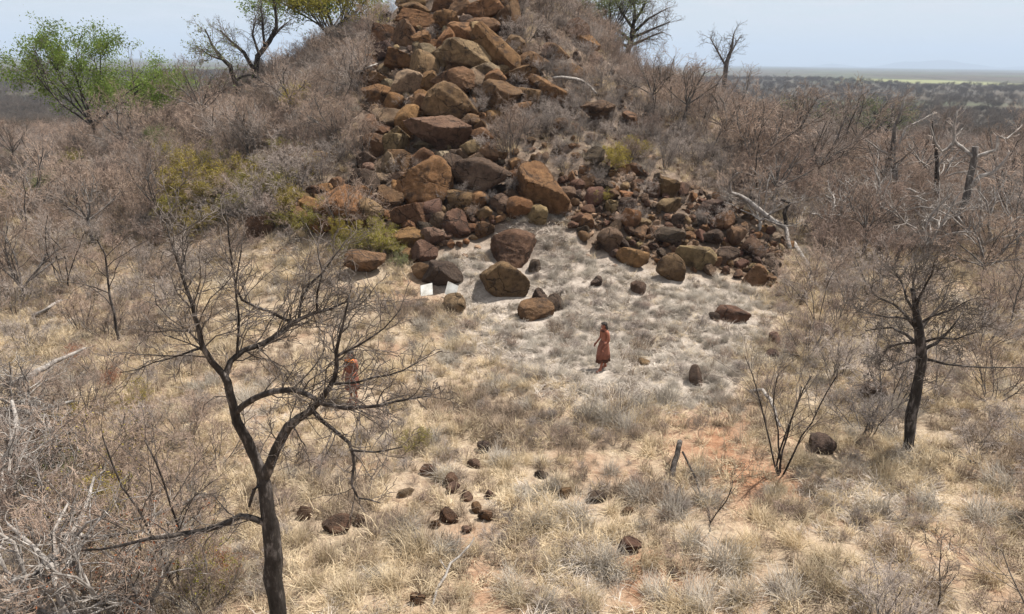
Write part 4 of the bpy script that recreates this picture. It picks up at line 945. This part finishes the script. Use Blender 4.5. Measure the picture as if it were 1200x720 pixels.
BT = [('bare dark tree with a forked crown rising above the brush on the dry flat', 'forked bare trees on the dry flat', False,
       [(960, 215, 4.6, 0), (1000, 190, 5.0, 1), (1030, 235, 4.2, 2), (1075, 215, 4.8, 0), (1165, 235, 5.2, 1), (1190, 270, 4.6, 3), (1010, 300, 3.4, 2), (1150, 330, 3.6, 0), (930, 180, 4.2, 2), (1110, 165, 5.5, 3), (985, 155, 5.0, 0), (1195, 180, 5.5, 1), (1050, 150, 5.2, 2)]),
      ('pale limbed dead tree with a crooked crown standing in brush on the dry flat', 'pale dead trees on the dry flat', True, [(1085, 310, 4.4, 0), (1150, 300, 4.6, 3), (1030, 265, 4.0, 3), (1190, 300, 4.4, 0), (970, 275, 3.4, 3), (1095, 230, 5.0, 0), (890, 268, 3.2, 3)]),
      ('bare dark tree with a forked crown above the shrubs of the flank behind the apron', 'forked bare trees on the flank behind the apron', False,
       [(800, 150, 3.8, 2), (850, 170, 4.2, 0), (880, 205, 4.2, 3), (765, 130, 3.2, 1), (905, 250, 3.8, 2), (830, 120, 3.6, 3)]),
      ('bare dark tree with a forked crown on the brushy flank by the green tree', 'forked bare trees on the brushy flank', False,
       [(45, 250, 4.0, 0), (110, 290, 3.8, 2), (190, 260, 3.6, 3), (240, 150, 3.8, 1), (340, 135, 3.6, 0), (20, 200, 4.2, 2), (150, 180, 3.8, 3), (290, 185, 3.4, 2), (420, 110, 3.2, 3), (390, 170, 3.0, 0), (30, 350, 3.6, 3)]),
      ('bleached dead bush with crooked pale limbs in the tangle beside the big bare tree', 'bleached dead bushes in the tangle', True,
       [(40, 735, 3.0, 3), (120, 735, 2.6, 3), (5, 620, 2.8, 0), (180, 735, 2.0, 0), (95, 640, 2.3, 3), (15, 500, 2.4, 0), (60, 560, 2.2, 3)])]
for lab_, grp_, pale_, lst_ in BT:
    for k, (px, py, h, vr) in enumerate(lst_): bare_crown(px, min(py, 733), h, vr, lab_, grp_, pale_, lean=(-8 + 5 * (k % 4)) if not (pale_ and lst_[0][1] > 400) else (-25 + 13 * (k % 5)))
# procedural dead saplings and bare trees set by hand on the ground
def bare_sapling(px, py, hgt, label, seed, m1='bark_dark', m2='twig_dark', stems=1, lean=.15, group=None, name='bare_sapling', nb=7, sp=.6, cat='tree'):
    rng = np.random.RandomState(seed); T = Tubes(); P, t = hit(px, py)
    c = dict(k=[7, 4, 3, 3], wob=[.12, .2, .25, .3], up=[.06, .05, .03, .0], sides=[6, 4, 3, 3], part=['trunk', 'branches', 'branches', 'branches'],
             n=[nb, 4, 3], t0=[.3, .25, .2], spread=[sp, .7, .7], lr=[.5, .55, .5], rr=[.5, .6, .7], rmin=.004)
    for i in range(stems):
        a = 6.283 * (i + rng.rand()) / max(stems, 1); s = lean * rng.uniform(.5, 1.3)
        grow(T, np.array((math.cos(a) * .05 * (stems > 1), math.sin(a) * .05 * (stems > 1), -.1)), np.array((math.cos(a) * math.sin(s), math.sin(a) * math.sin(s), math.cos(s))), hgt * rng.uniform(.8, 1.05), hgt * (.011 if stems == 1 else .0075), 0, rng, c)
    o = empty(name, P); obj('trunk', T.mesh('trunk', ['trunk'], [M[m1]]), o); obj('branches', T.mesh('branches', ['branches'], [M[m2]]), o)
    return tag(o, label, cat, group)
bare_sapling(914, 556, 3.4, 'bare many stemmed bush with upright dark shoots beside bare red soil', 51, 'bark_dark', 'twig_dark', 5, .28, nb=6, sp=.45, name='bare_bush', cat='bush')
bare_sapling(957, 385, 2.6, 'bare grey forked sapling at the toe of the rock apron', 52, 'bark_dark', 'twig_grey', 3, .4, name='bare_bush', cat='bush')
bare_sapling(1095, 465, 2.4, 'pale forked bush in the grass behind the slender black trunk', 53, 'bark_pale', 'twig_grey', 3, .4, name='bare_bush', cat='bush')
bare_sapling(140, 400, 4.6, 'tall dead sapling with a crooked dark stem below the brushy flank', 54, 'bark_dark', 'twig_dark', 1, .12)
bare_sapling(165, 250, 4.0, 'thin crooked sapling with dark stem on the brushy flank', 55, 'bark_dark', 'twig_dark', 1, .35)
bare_sapling(210, 690, 3.6, 'thin dark stemmed sapling in the bush tangle beside the big bare tree', 56, 'bark_dark', 'twig_dark', 2, .15)
bare_sapling(78, 340, 3.4, 'dark bushy sapling below the brushy flank', 57, 'bark_dark', 'twig_grey', 5, .3, nb=8)
bare_sapling(1100, 712, 1.5, 'slender dry shoot rising out of dark brown grass', 58, 'bark_dark', 'twig_dark', 2, .3, nb=5)
bare_sapling(830, 612, 1.6, 'thin dry bent shoot in the grass beside the charred stump', 59, 'bark_dark', 'twig_dark', 1, .5, nb=3)
bare_sapling(722, 490, 1.3, 'short dry shoot standing in the grey tussocks', 60, 'bark_dark', 'twig_grey', 2, .3, nb=4)
for k, (px, py, h) in enumerate(((945, 210, 4.2), (985, 195, 4.6), (1010, 170, 4.5), (1160, 290, 3.5), (1190, 310, 3.8), (965, 160, 4.5), (1180, 240, 4.4), (905, 200, 4.2), (1075, 190, 4.5), (1140, 140, 5), (1185, 385, 3.0))):
    bare_sapling(px, py, h, 'bare dark branched tree rising above the brush on the dry flat', 70 + k, 'bark_dark' if k % 2 else 'bark_grey', 'twig_dark' if k % 3 else 'twig_grey', 1 + k % 2, .25, 'bare trees on the dry flat', name='bare_tree', nb=13, sp=.9)
for k, (px, py, h) in enumerate(((785, 135, 3.4), (765, 138, 2.8), (820, 150, 3.6), (870, 175, 3.5), (890, 240, 3.8))):
    bare_sapling(px, py, h, 'bare dark sapling above the brush on the flank behind the apron', 90 + k, 'bark_dark', 'twig_brown', 1, .3, 'bare saplings on the flank behind the apron', nb=7, sp=.7)
for k, (px, py, h) in enumerate(((240, 190, 3.5), (330, 150, 3.6), (60, 230, 3.4), (400, 130, 3.4), (20, 300, 3.6), (640, 28, 2.6), (665, 40, 2.2), (455, 40, 2.4), (610, 20, 2.6))):
    bare_sapling(px, py, h, 'bare dark sapling among shrubs on the brushy flank' if k < 5 else 'bare sapling standing beside the top of the boulder stack', 110 + k, 'bark_dark', 'twig_grey', 1 + k % 2, .25,
                 'bare saplings on the brushy flank' if k < 5 else 'bare saplings by the top of the stack', nb=8, sp=.6)

# tangle of bushes with bleached branches beside the big tree
TG = [(60, 715, 1.2, 'twig_brown'), (160, 715, 1.1, 'twig_brown'), (20, 640, 1.2, 'twig_red'), (110, 640, 1.0, 'twig_brown'), (195, 650, 1.0, 'twig_brown'), (50, 560, 1.1, 'twig_brown'), (130, 560, 1.0, 'twig_brown'),
      (10, 500, 1.2, 'twig_grey'), (90, 500, .95, 'twig_brown'), (210, 590, .9, 'twig_brown'), (240, 715, .8, 'twig_brown'), (170, 520, .7, 'twig_grey')]
for k, (px, py, s, tw) in enumerate(TG):
    P, t = hit(px, py)
    shrub(P, k % 9, tw, s, k * 1.7, 'tangled %s leafless bush with fine twigs beside the big bare tree' % TWN[tw], TWN[tw] + ' tangled bushes by the big tree', leaf=None) \
        if k not in (1, 3, 6) else shrub(P, k % 9, tw, s, k * 1.7, {1: 'tangled bush with a few rusty leaves beside the big bare tree', 3: 'tangled bush with a few yellow leaves close to the bleached branches', 6: 'tangled bush with a few yellow leaves at the edge of the open grass'}[k], None, leaf={1: 'leaf_rust'}.get(k, 'leaf_yellow'), per=1, thin=6)
def dead_branch(pix, m, label, group=None, name='dead_branch', seed=1, twigs=3, cat='branch', lift=.06, tw='twig_grey'):
    """pix: (px, py, height above ground, r_px); a branch lying on the ground or on what is below it"""
    rng = np.random.RandomState(seed); W = []; Q = []
    for px, py, up, r in pix:
        p, t = hit(px, py); d = ray(px, py); 
        tt = t - up / max(.25, -d[2] + .12); q = d * tt; q[2] += CAMZ; W.append(q); Q.append(r * tt / FPX)
    base = np.array(W[0]); base[2] = float(height(base[0], base[1])); T = Tubes(); P = []; QQ = []
    for i in range(len(W) - 1):
        for s in (0, .5):
            P.append(W[i] * (1 - s) + W[i + 1] * s - base + (rng.normal(0, .02, 3) if s else 0)); QQ.append(Q[i] * (1 - s) + Q[i + 1] * s)
    P.append(W[-1] - base); QQ.append(Q[-1])
    P = [P[0] - (P[1] - P[0]) * .02] + P + [P[-1] + (P[-1] - P[-2]) * .02]; QQ = [.002] + QQ + [.001]
    T.add('stem', P, QQ, 7)
    c = dict(k=[3, 3, 3, 3], wob=[.2] * 4, up=[0] * 4, sides=[4, 4, 3, 3], part=['twigs'] * 4, n=[2, 2, 2], t0=[.2] * 3, spread=[.7] * 3, lr=[.5] * 3, rr=[.6] * 3, rmin=.005)
    o = empty(name, base); 
    if twigs: sub(T, P, np.minimum(QQ, .03), .9, 1, rng, c, None, twigs); 
    obj('stem', T.mesh('stem', ['stem'], [M[m]]), o)
    if twigs: obj('twigs', T.mesh('twigs', ['twigs'], [M[m] if m == 'bark_pale' else M[tw]]), o)
    return tag(o, label, cat, group)
dead_branch([(926, 292, .1, 2.6), (921, 268, .35, 2.6), (905, 258, .5, 3.0), (886, 243, .6, 2.8), (868, 230, .7, 2.4), (856, 226, .9, 2), (855, 214, 1.2, 1.6), (864, 203, 1.5, 1)], 'bark_pale', 'long bleached log leaning over the rock apron, curving up at its end', None, 'dead_log', 2, 4)
dead_branch([(921, 268, .3, 2.4), (919, 250, .7, 2.2), (926, 238, 1.0, 1.9), (915, 234, 1.1, 1.2)], 'bark_dark', 'hooked black branch standing up at the end of the bleached log', None, seed=3, twigs=2)
dead_branch([(930, 285, .05, 3), (945, 308, .05, 3), (952, 322, .05, 2)], 'bark_pale', 'short bleached log lying at the toe of the apron below the leaning log', None, 'dead_log', 4, 0)
dead_branch([(648, 92, .5, 1.9), (668, 92, .6, 1.9), (682, 95, .6, 1.7), (692, 102, .5, 1.5), (699, 110, .3, 1.1)], 'bark_pale', 'bleached white branch lying across the twigs beside the overhanging slab', None, seed=5, twigs=2)
dead_branch([(418, 86, .6, 1.3), (430, 80, .6, 1.3), (442, 75, .5, .9)], 'bark_pale', 'small pale branch stuck in the shrubs beside the stack', None, seed=6, twigs=1)
for k, pix in enumerate(([(-10, 690, .6, 3.5), (40, 675, .9, 3.4), (75, 640, 1.1, 3), (98, 600, 1.3, 2.2), (110, 560, 1.5, 1.2)], [(85, 740, .4, 4), (70, 700, .8, 3.6), (62, 665, 1.0, 3), (38, 640, 1.2, 2.2), (10, 615, 1.3, 1.4)],
   [(95, 730, .4, 3.6), (75, 690, .8, 3.2), (64, 655, 1.0, 2.8), (62, 625, 1.2, 2.0), (80, 590, 1.4, 1.2)], [(0, 455, .3, 4), (20, 448, .4, 3.8), (45, 435, .5, 3.4), (62, 425, .6, 2.4), (100, 408, .7, 1.2)], [(-5, 560, .7, 4), (12, 530, 1.0, 3.6), (20, 500, 1.2, 2.6), (14, 470, 1.3, 1.6)],
   [(100, 700, .5, 2.6), (92, 670, .8, 2.4), (80, 650, 1.0, 2), (96, 625, 1.2, 1.4)], [(240, 580, .5, 2.6), (215, 590, .8, 2.2), (180, 604, 1.0, 1.8), (140, 610, 1.1, 1.2)], [(-5, 632, .8, 3), (60, 628, 1.0, 2.6), (120, 630, 1.1, 2.2), (170, 622, 1.0, 1.2)],
   [(40, 370, .3, 2.4), (52, 365, .4, 2.2), (72, 352, .5, 1.2)], [(-5, 480, .5, 2.6), (40, 485, .7, 2.2), (85, 470, .8, 1.4)])):
    pix = [(x, y, u + .35 * min(1, j), r * 1.15) for j, (x, y, u, r) in enumerate(pix)]
    dead_branch(pix, 'bark_pale' if k not in (6, 7, 9) else 'bark_grey', ('bleached' if k not in (6, 7, 9) else 'grey') + ' dead branch caught in the bush tangle beside the big bare tree', ('bleached' if k not in (6, 7, 9) else 'grey') + ' dead branches in the tangle', seed=20 + k, twigs=4)
dead_branch([(878, 459, .2, 1.8), (894, 457, .5, 2), (903, 468, .5, 2.2), (908, 480, .5, 1.8), (914, 500, .3, 1.4)], 'bark_pale', 'bleached bent branch hanging in the many stemmed bush', None, seed=41, twigs=2)
dead_branch([(505, 715, .02, 1.6), (512, 690, .15, 1.6), (528, 660, .3, 1.5), (545, 645, .5, 1.2), (556, 630, .7, .8)], 'bark_pale', 'bent pale dry stalk rising from the grass beside a straw tussock', None, seed=42, twigs=1, name='dry_stalk', cat='stalk')
dead_branch([(787, 566, -.05, 3.6), (789, 550, .25, 3.4), (793, 535, .5, 3.3), (797, 517, .75, 3.0)], 'bark_dark', 'short charred stump leaning in the grass near bare red soil', None, 'charred_stump', 43, 0, cat='stump')
dead_branch([(800, 530, .35, 1.3), (815, 560, .2, 1.2), (826, 585, .1, 1.1), (832, 612, 0, .8)], 'bark_dark', 'thin dark stick leaning from the charred stump', None, seed=44, twigs=1, name='dead_stick', cat='stick')
dead_branch([(1150, 545, .05, 1.8), (1110, 530, .05, 1.8), (1075, 520, .08, 1.4)], 'bark_grey', 'grey fallen stick lying behind the slender black trunk', None, seed=45, twigs=2, name='dead_stick', cat='stick')

# leafy low shrubs with colour
LF = [(30, 215, 1.0, 'leaf_pale', 'yellow'), (55, 235, .9, 'leaf_pale', 'y'), (215, 235, 1.0, 'leaf_yellow', 'y'), (240, 245, .9, 'leaf_yellow', 'y'), (290, 235, .9, 'leaf_olive', 'y'), (265, 225, .8, 'leaf_yellow', 'y'), (310, 210, .7, 'leaf_olive', 'y'),
      (445, 300, .75, 'leaf_olive', 'y'), (415, 295, .6, 'leaf_olive', 'y'), (470, 312, .4, 'leaf_pale', 'y'), (345, 130, .8, 'leaf_yellow', 'y'), (722, 200, .7, 'leaf_yellow', 'y'), (705, 240, .4, 'leaf_yellow', 'y'), (200, 200, .9, 'leaf_yellow', 'y'),
      (385, 265, .7, 'leaf_olive', 'y'), (190, 180, .9, 'leaf_pale', 'y'), (330, 270, .6, 'leaf_olive', 'y'), (490, 525, .38, 'leaf_olive', 'y'), (160, 480, .45, 'leaf_yellow', 'y'), (130, 455, .35, 'leaf_rust', 'y'), (92, 425, .35, 'leaf_rust', 'y'), (75, 500, .4, 'leaf_yellow', 'y'), (240, 690, .5, 'leaf_olive', 'y'), (262, 680, .35, 'leaf_rust', 'y')]
LF += [(px, py, sc_, lf, 'y') for px, py, sc_, lf in ((225, 215, 1.0, 'leaf_yellow'), (250, 205, .8, 'leaf_olive'), (275, 215, .9, 'leaf_yellow'), (300, 225, .7, 'leaf_yellow'), (325, 235, .8, 'leaf_olive'), (340, 250, .7, 'leaf_yellow'), (365, 275, .7, 'leaf_olive'), (400, 280, .6, 'leaf_yellow'),
   (445, 285, .6, 'leaf_olive'), (460, 300, .5, 'leaf_olive'), (280, 255, .8, 'leaf_olive'), (240, 270, .7, 'leaf_yellow'), (10, 200, .9, 'leaf_pale'), (85, 205, .8, 'leaf_olive'), (25, 245, .8, 'leaf_yellow'), (360, 205, .6, 'leaf_yellow'), (330, 190, .7, 'leaf_olive'), (745, 185, .6, 'leaf_yellow'), (205, 260, .8, 'leaf_olive'), (60, 580, .6, 'leaf_pale'), (110, 600, .6, 'leaf_yellow'), (150, 610, .5, 'leaf_olive'))]
LFN = {'leaf_pale': 'pale green', 'leaf_yellow': 'yellow', 'leaf_olive': 'olive green', 'leaf_rust': 'rusty red'}
for k, (px, py, s, lf, _) in enumerate(LF):
    P, t = hit(px, py)
    where = 'on the brushy flank' if py < 275 and px < 345 else ('beside the boulders' if py < 320 else 'low in the dry grass')
    shrub(P, (k * 2) % 9, 'twig_brown', s, k * 2.1, 'shrub with sparse %s leaves %s' % (LFN[lf], where), '%s leaved shrubs %s' % (LFN[lf], where), leaf=lf, name='leafy_shrub', per=(5 if lf == 'leaf_yellow' else 3) if py < 320 else 2, thin=2)

TB = [(456, 62), (462, 92), (600, 64), (612, 50), (606, 100), (575, 108), (560, 132), (552, 148), (590, 130), (480, 180), (545, 235), (553, 255), (575, 240), (610, 200), (600, 225), (425, 190), (430, 215), (445, 200), (515, 100), (540, 110), (505, 45), (588, 75), (470, 205), (420, 262),
      (604, 118), (618, 112), (632, 124), (596, 148), (612, 140), (650, 126), (580, 160), (620, 158), (640, 145), (660, 150), (566, 176), (592, 176), (618, 182), (604, 84), (630, 88), (616, 66), (645, 70), (632, 52), (570, 122), (560, 112), (470, 125), (446, 130), (436, 160), (490, 200), (520, 238), (460, 215),
      (700, 215), (735, 215), (760, 225), (800, 240), (745, 258), (770, 280), (820, 262), (870, 275), (845, 262), (725, 262), (885, 300), (690, 232), (760, 205), (810, 222), (850, 240), (900, 315)]
for k, (px, py) in enumerate(TB):
    P, t = hit(px, py); tw = TW[k % 2]
    shrub(P + (np.array((0, 0, CAMZ)) - P) * .012, k % 9, tw, [.42, .3, .52, .36][k % 4], k * 1.3, 'small %s leafless shrub rooted %s' % (TWN[tw], 'between blocks of the tall stack' if k < 50 else 'among stones of the apron'), '%s shrubs rooted %s' % (TWN[tw], 'in the stack' if k < 50 else 'in the apron'), name='small_shrub')

# ------------------------------------------------------------------ two white boards against the rocks
def board(px, py, w, h, rz, tilt, label, seed):
    P, t = hit(px, py + h * .5); s = t / FPX * 1.0; P = P + (np.array((0, 0, CAMZ)) - P) * .012
    bm = bmesh.new(); bmesh.ops.create_cube(bm, size=1); bmesh.ops.scale(bm, vec=(w * s, .025, h * s * 1.1), verts=bm.verts)
    bmesh.ops.bevel(bm, geom=bm.edges[:], offset=.004, segments=1)
    rng = np.random.RandomState(seed)
    for v in bm.verts:
        v.co.x += .10 * w * s * (v.co.z / (h * s)) * (1 if seed == 1 else -1) + 0; v.co.z += h * s * .5 + (.035 if v.co.x > 0 and v.co.z > 0 else 0) * (1 if seed == 1 else -1.6)
    me = bpy.data.meshes.new('white_board'); bm.to_mesh(me); bm.free(); me.materials.append(M['board'])
    o = obj('white_board', me); o.location = (P[0], P[1], P[2] + .08); o.rotation_euler = (R(tilt), R(-6 if seed == 1 else 10), R(rz))
    return tag(o, label, 'board')
M['board'] = mat_var('chalky_white_paint', (0.42, 0.40, 0.35), (0.68, 0.67, 0.63), 4.5, 0.0, 0, .8)
board(501, 342, 14, 12, 12, -38, 'small white board tilted against a dark boulder, beside its twin', 1)
board(527, 341, 14, 14, -20, -32, 'small white board propped over a shadowed gap by the tan stone', 2)

# ------------------------------------------------------------------ people
M['skin'] = mat_var('ochre_skin', (0.235, 0.085, 0.052), (0.31, 0.12, 0.076), 9, 0.0, 0, .55)
M['hair'] = mat_var('dark_braids', (0.018, 0.014, 0.012), (0.05, 0.042, 0.038), 40, 0.0, 0, .7)
M['hide'] = mat_var('red_ochre_cloth', (0.17, 0.068, 0.046), (0.26, 0.11, 0.076), 7, 0.0, 0, .8)
M['hide_dark'] = mat_var('dark_hide_cloth', (0.06, 0.028, 0.02), (0.115, 0.052, 0.036), 8, 0.0, 0, .8)
M['orange'] = mat_var('orange_cloth', (0.62, 0.17, 0.03), (0.78, 0.27, 0.06), 12, 0.0, 0, .7)
M['eyes'] = mat_var('eyes', (0.5, 0.48, 0.45), (0.6, 0.58, 0.55), 9, 0)
def skin_obj(name, verts, edges, rad, root, m, parent, lev=2):
    bm = bmesh.new(); lay = bm.verts.layers.skin.verify(); vs_ = []
    for k, (v, r) in enumerate(zip(verts, rad)):
        w = bm.verts.new(v); w[lay].radius = r if isinstance(r, tuple) else (r, r); w[lay].use_root = (k == root); vs_.append(w)
    for a, b in edges: bm.edges.new((vs_[a], vs_[b]))
    me = bpy.data.meshes.new(name); bm.to_mesh(me); bm.free(); me.materials.append(m)
    o = obj(name, me, parent)
    sk = o.modifiers.new('skin', 'SKIN'); sk.use_smooth_shade = True
    sb = o.modifiers.new('subdivision', 'SUBSURF'); sb.levels = lev; sb.render_levels = lev
    return o
def person(px, py, rz, label, pose, seed):
    P, t = hit(px, py); root = empty('person', P, rz); rng = np.random.RandomState(seed)
    V, E, Q, ix = [], [], [], {}
    def v(n, co, r, par=None):
        ix[n] = len(V); V.append(co); Q.append(r)
        if par is not None: E.append((ix[par], ix[n]))
    hx, hy = pose['head']
    v('pel', (0, 0, .93), (.15, .115)); v('waist', (0, .005, 1.07), (.125, .095), 'pel'); v('chest', (0, .01, 1.25), (.145, .105), 'waist'); v('sho', (0, .015, 1.37), (.10, .075), 'chest')
    v('neck', (hx * .3, hy * .3, 1.45), .052, 'sho'); v('jaw', (hx * .7, hy * .7 - .01, 1.50), (.058, .066), 'neck'); v('head', (hx, hy, 1.575), (.078, .094), 'jaw'); v('crown', (hx, hy + .01, 1.635), (.06, .07), 'head')
    v('nose', (hx * 1.05, hy - .105, 1.55), .014, 'head')
    for s, n in ((1, 'l'), (-1, 'r')):
        v('ear' + n, (hx + s * .088, hy + .01, 1.56), .014, 'head')
        sh, el, wr = pose['arm' + n]
        v('sh' + n, (s * .165, .01, 1.365), .062, 'sho'); v('el' + n, (s * el[0], el[1], el[2]), .043, 'sh' + n); v('wr' + n, (s * wr[0], wr[1], wr[2]), .027, 'el' + n)
        d = np.array((s * (wr[0] - el[0]), wr[1] - el[1], wr[2] - el[2])); d /= np.linalg.norm(d); w = np.array((s * wr[0], wr[1], wr[2]))
        sd = np.cross(d, (s * 1.0, 0, 0)); sd /= np.linalg.norm(sd) + 1e-9
        pm = w + d * .055; v('pm' + n, tuple(pm), (.022, .036), 'wr' + n)
        cur = np.cross(sd, d) * s
        for f, (o_, L) in enumerate(((-.027, .068), (-.009, .08), (.009, .076), (.027, .06))):
            a = pm + sd * o_ + d * .03; b = a + d * L * .55 + cur * .008; c2 = b + d * L * .42 + cur * .03
            v('f%d%s' % (f, n), tuple(a), .0095, 'pm' + n); v('g%d%s' % (f, n), tuple(b), .009, 'f%d%s' % (f, n)); v('h%d%s' % (f, n), tuple(c2), .0075, 'g%d%s' % (f, n))
        a = w + d * .03 - sd * .032; b = a + d * .03 - sd * .022; c2 = b + d * .028 + cur * .012
        v('t0' + n, tuple(a), .012, 'pm' + n); v('t1' + n, tuple(b), .011, 't0' + n); v('t2' + n, tuple(c2), .009, 't1' + n)
        kn, an = pose['leg' + n]
        v('hip' + n, (s * .085, 0, .86), .088, 'pel'); v('kn' + n, (s * kn[0], kn[1], kn[2]), .058, 'hip' + n); v('cf' + n, (s * (kn[0] + an[0]) / 2, (kn[1] + an[1]) / 2 + .02, (kn[2] + an[2]) / 2 + .05), .05, 'kn' + n)
        v('an' + n, (s * an[0], an[1], an[2]), .035, 'cf' + n); v('ft' + n, (s * an[0] * 1.05, an[1] - .10, an[2] - .05), (.032, .045), 'an' + n); v('toe' + n, (s * an[0] * 1.1, an[1] - .17, an[2] - .06), (.02, .04), 'ft' + n)
        v('heel' + n, (s * an[0], an[1] + .045, an[2] - .05), .028, 'an' + n)
    skin_obj('body', V, E, Q, 0, M['skin'], root)
    # hair: cap of braids hugging the skull, with strands at the back
    D, F = ICO[3]
    vv = D.copy(); nz = 1 + .06 * np.sin(D[:, 0] * 17) * np.sin(D[:, 1] * 15 + D[:, 2] * 9)
    vv = vv * nz[:, None] * np.array((.098, .112, .088)); vv[:, 2] = np.where((D[:, 1] < -.25) & (D[:, 2] < .25), np.maximum(vv[:, 2], .028), vv[:, 2]); vv[:, 2] = np.maximum(vv[:, 2], -.06)
    vv = vv + np.array((hx, hy + .018, 1.60))
    hr = obj('hair', mesh_np('hair', vv, F, M['hair']), root)
    T = Tubes()
    for k in range(16):
        a = rng.uniform(.15, 2.99); b0 = np.array((hx + math.cos(a) * .085, hy + .02 + math.sin(a) * .085, 1.57)); 
        T.add('b', [b0, b0 + np.array((math.cos(a) * .02, .012 + math.sin(a) * .02, -.07)), b0 + np.array((math.cos(a) * .015, .02, -.15 - .05 * rng.rand()))], [.012, .012, .008], 5)
    obj('braids', T.mesh('braids', ['b'], [M['hair']]), hr)
    for s in (1, -1):
        d3, f3 = ICO[2]; obj('eye', mesh_np('eye', d3 * .011 + np.array((hx + s * .032, hy - .086, 1.578)), f3, M['eyes']), root)
    # skirt: pleated, flaring hide
    def cloth(name, prof, m, fold, off, cx=0.0, nseg=40):
        vs2 = []; n = len(prof)
        for k, (z, rx, ry, cy) in enumerate(prof):
            fl = fold * k / (n - 1)
            for j in range(nseg):
                a = 6.2832 * j / nseg; q = 1 + fl * math.sin(a * 9 + off + .6 * math.sin(a * 2)) + .5 * fl * math.sin(a * 5 + 2 * off)
                vs2.append((cx * k / (n - 1) + math.cos(a) * rx * q, cy + math.sin(a) * ry * q, z + (.012 * math.sin(a * 6 + off) if k == n - 1 else 0)))
        f2 = [[k * nseg + j, k * nseg + (j + 1) % nseg, (k + 1) * nseg + (j + 1) % nseg, (k + 1) * nseg + j] for k in range(n - 1) for j in range(nseg)]
        o = obj(name, mesh_np(name, np.array(vs2), np.array(f2), m), root); so = o.modifiers.new('thick', 'SOLIDIFY'); so.thickness = .008; so.offset = 0; return o
    for nm, prof, m, fold in pose['cloth']: cloth(nm, prof, M[m], fold, seed * 1.3)
    if pose.get('beads'):
        T = Tubes(); z, rx, ry, m, dz = pose['beads']
        for q in range(3):
            ring = [np.array((math.cos(6.2832 * j / 24) * (rx + .012 * q), math.sin(6.2832 * j / 24) * (ry + .012 * q) - .012 * q, z - .022 * q - dz * max(0, -math.sin(6.2832 * j / 24)))) for j in range(25)]
            T.add('n', ring, [.012] * 25, 6)
        obj('necklace', T.mesh('necklace', ['n'], [M[m]]), root)
    return tag(root, label, 'person')
person(706, 434, R(-62), 'person standing in the pale grass in a long red brown hide skirt', dict(
    head=(0, -.045), arml=(0, (.22, .03, 1.10), (.215, -.11, .90)), armr=(0, (.22, .02, 1.10), (.205, -.15, .93)), legl=((.085, -.075, .49), (.09, -.15, .09)), legr=((.085, .03, .49), (.09, .17, .10)),
    cloth=[('wrap_skirt', [(1.04, .13, .104, 0), (.96, .165, .14, 0), (.80, .17, .19, -.01), (.62, .165, .225, -.01), (.44, .165, .25, -.01)], 'hide', .05),
           ('underskirt', [(.62, .145, .20, -.01), (.46, .145, .232, -.01), (.31, .15, .255, -.01)], 'hide_dark', .09)], beads=(1.43, .068, .066, 'hide_dark', .02)), 3)
person(414, 473, R(-25), 'person standing behind the big bare tree with orange neck cloth and brown wrap', dict(
    head=(.015, -.03), arml=(0, (.23, .0, 1.10), (.19, -.17, 1.02)), armr=(0, (.225, .02, 1.09), (.20, -.12, .92)), legl=((.095, -.03, .49), (.11, .03, .09)), legr=((.095, -.01, .49), (.10, .04, .09)),
    cloth=[('wrap_skirt', [(1.06, .135, .108, 0), (.96, .18, .15, 0), (.80, .20, .185, .01), (.62, .21, .20, .015), (.48, .215, .205, .02)], 'hide', .05),
           ('chest_cloth', [(1.345, .165, .112, .005), (1.26, .178, .132, .005), (1.15, .16, .125, .0), (1.04, .158, .125, 0)], 'hide', .02),
           ('neck_cloth', [(1.475, .062, .066, -.005), (1.435, .10, .085, 0), (1.385, .165, .115, 0), (1.34, .19, .13, 0)], 'orange', .05)], beads=None), 4)
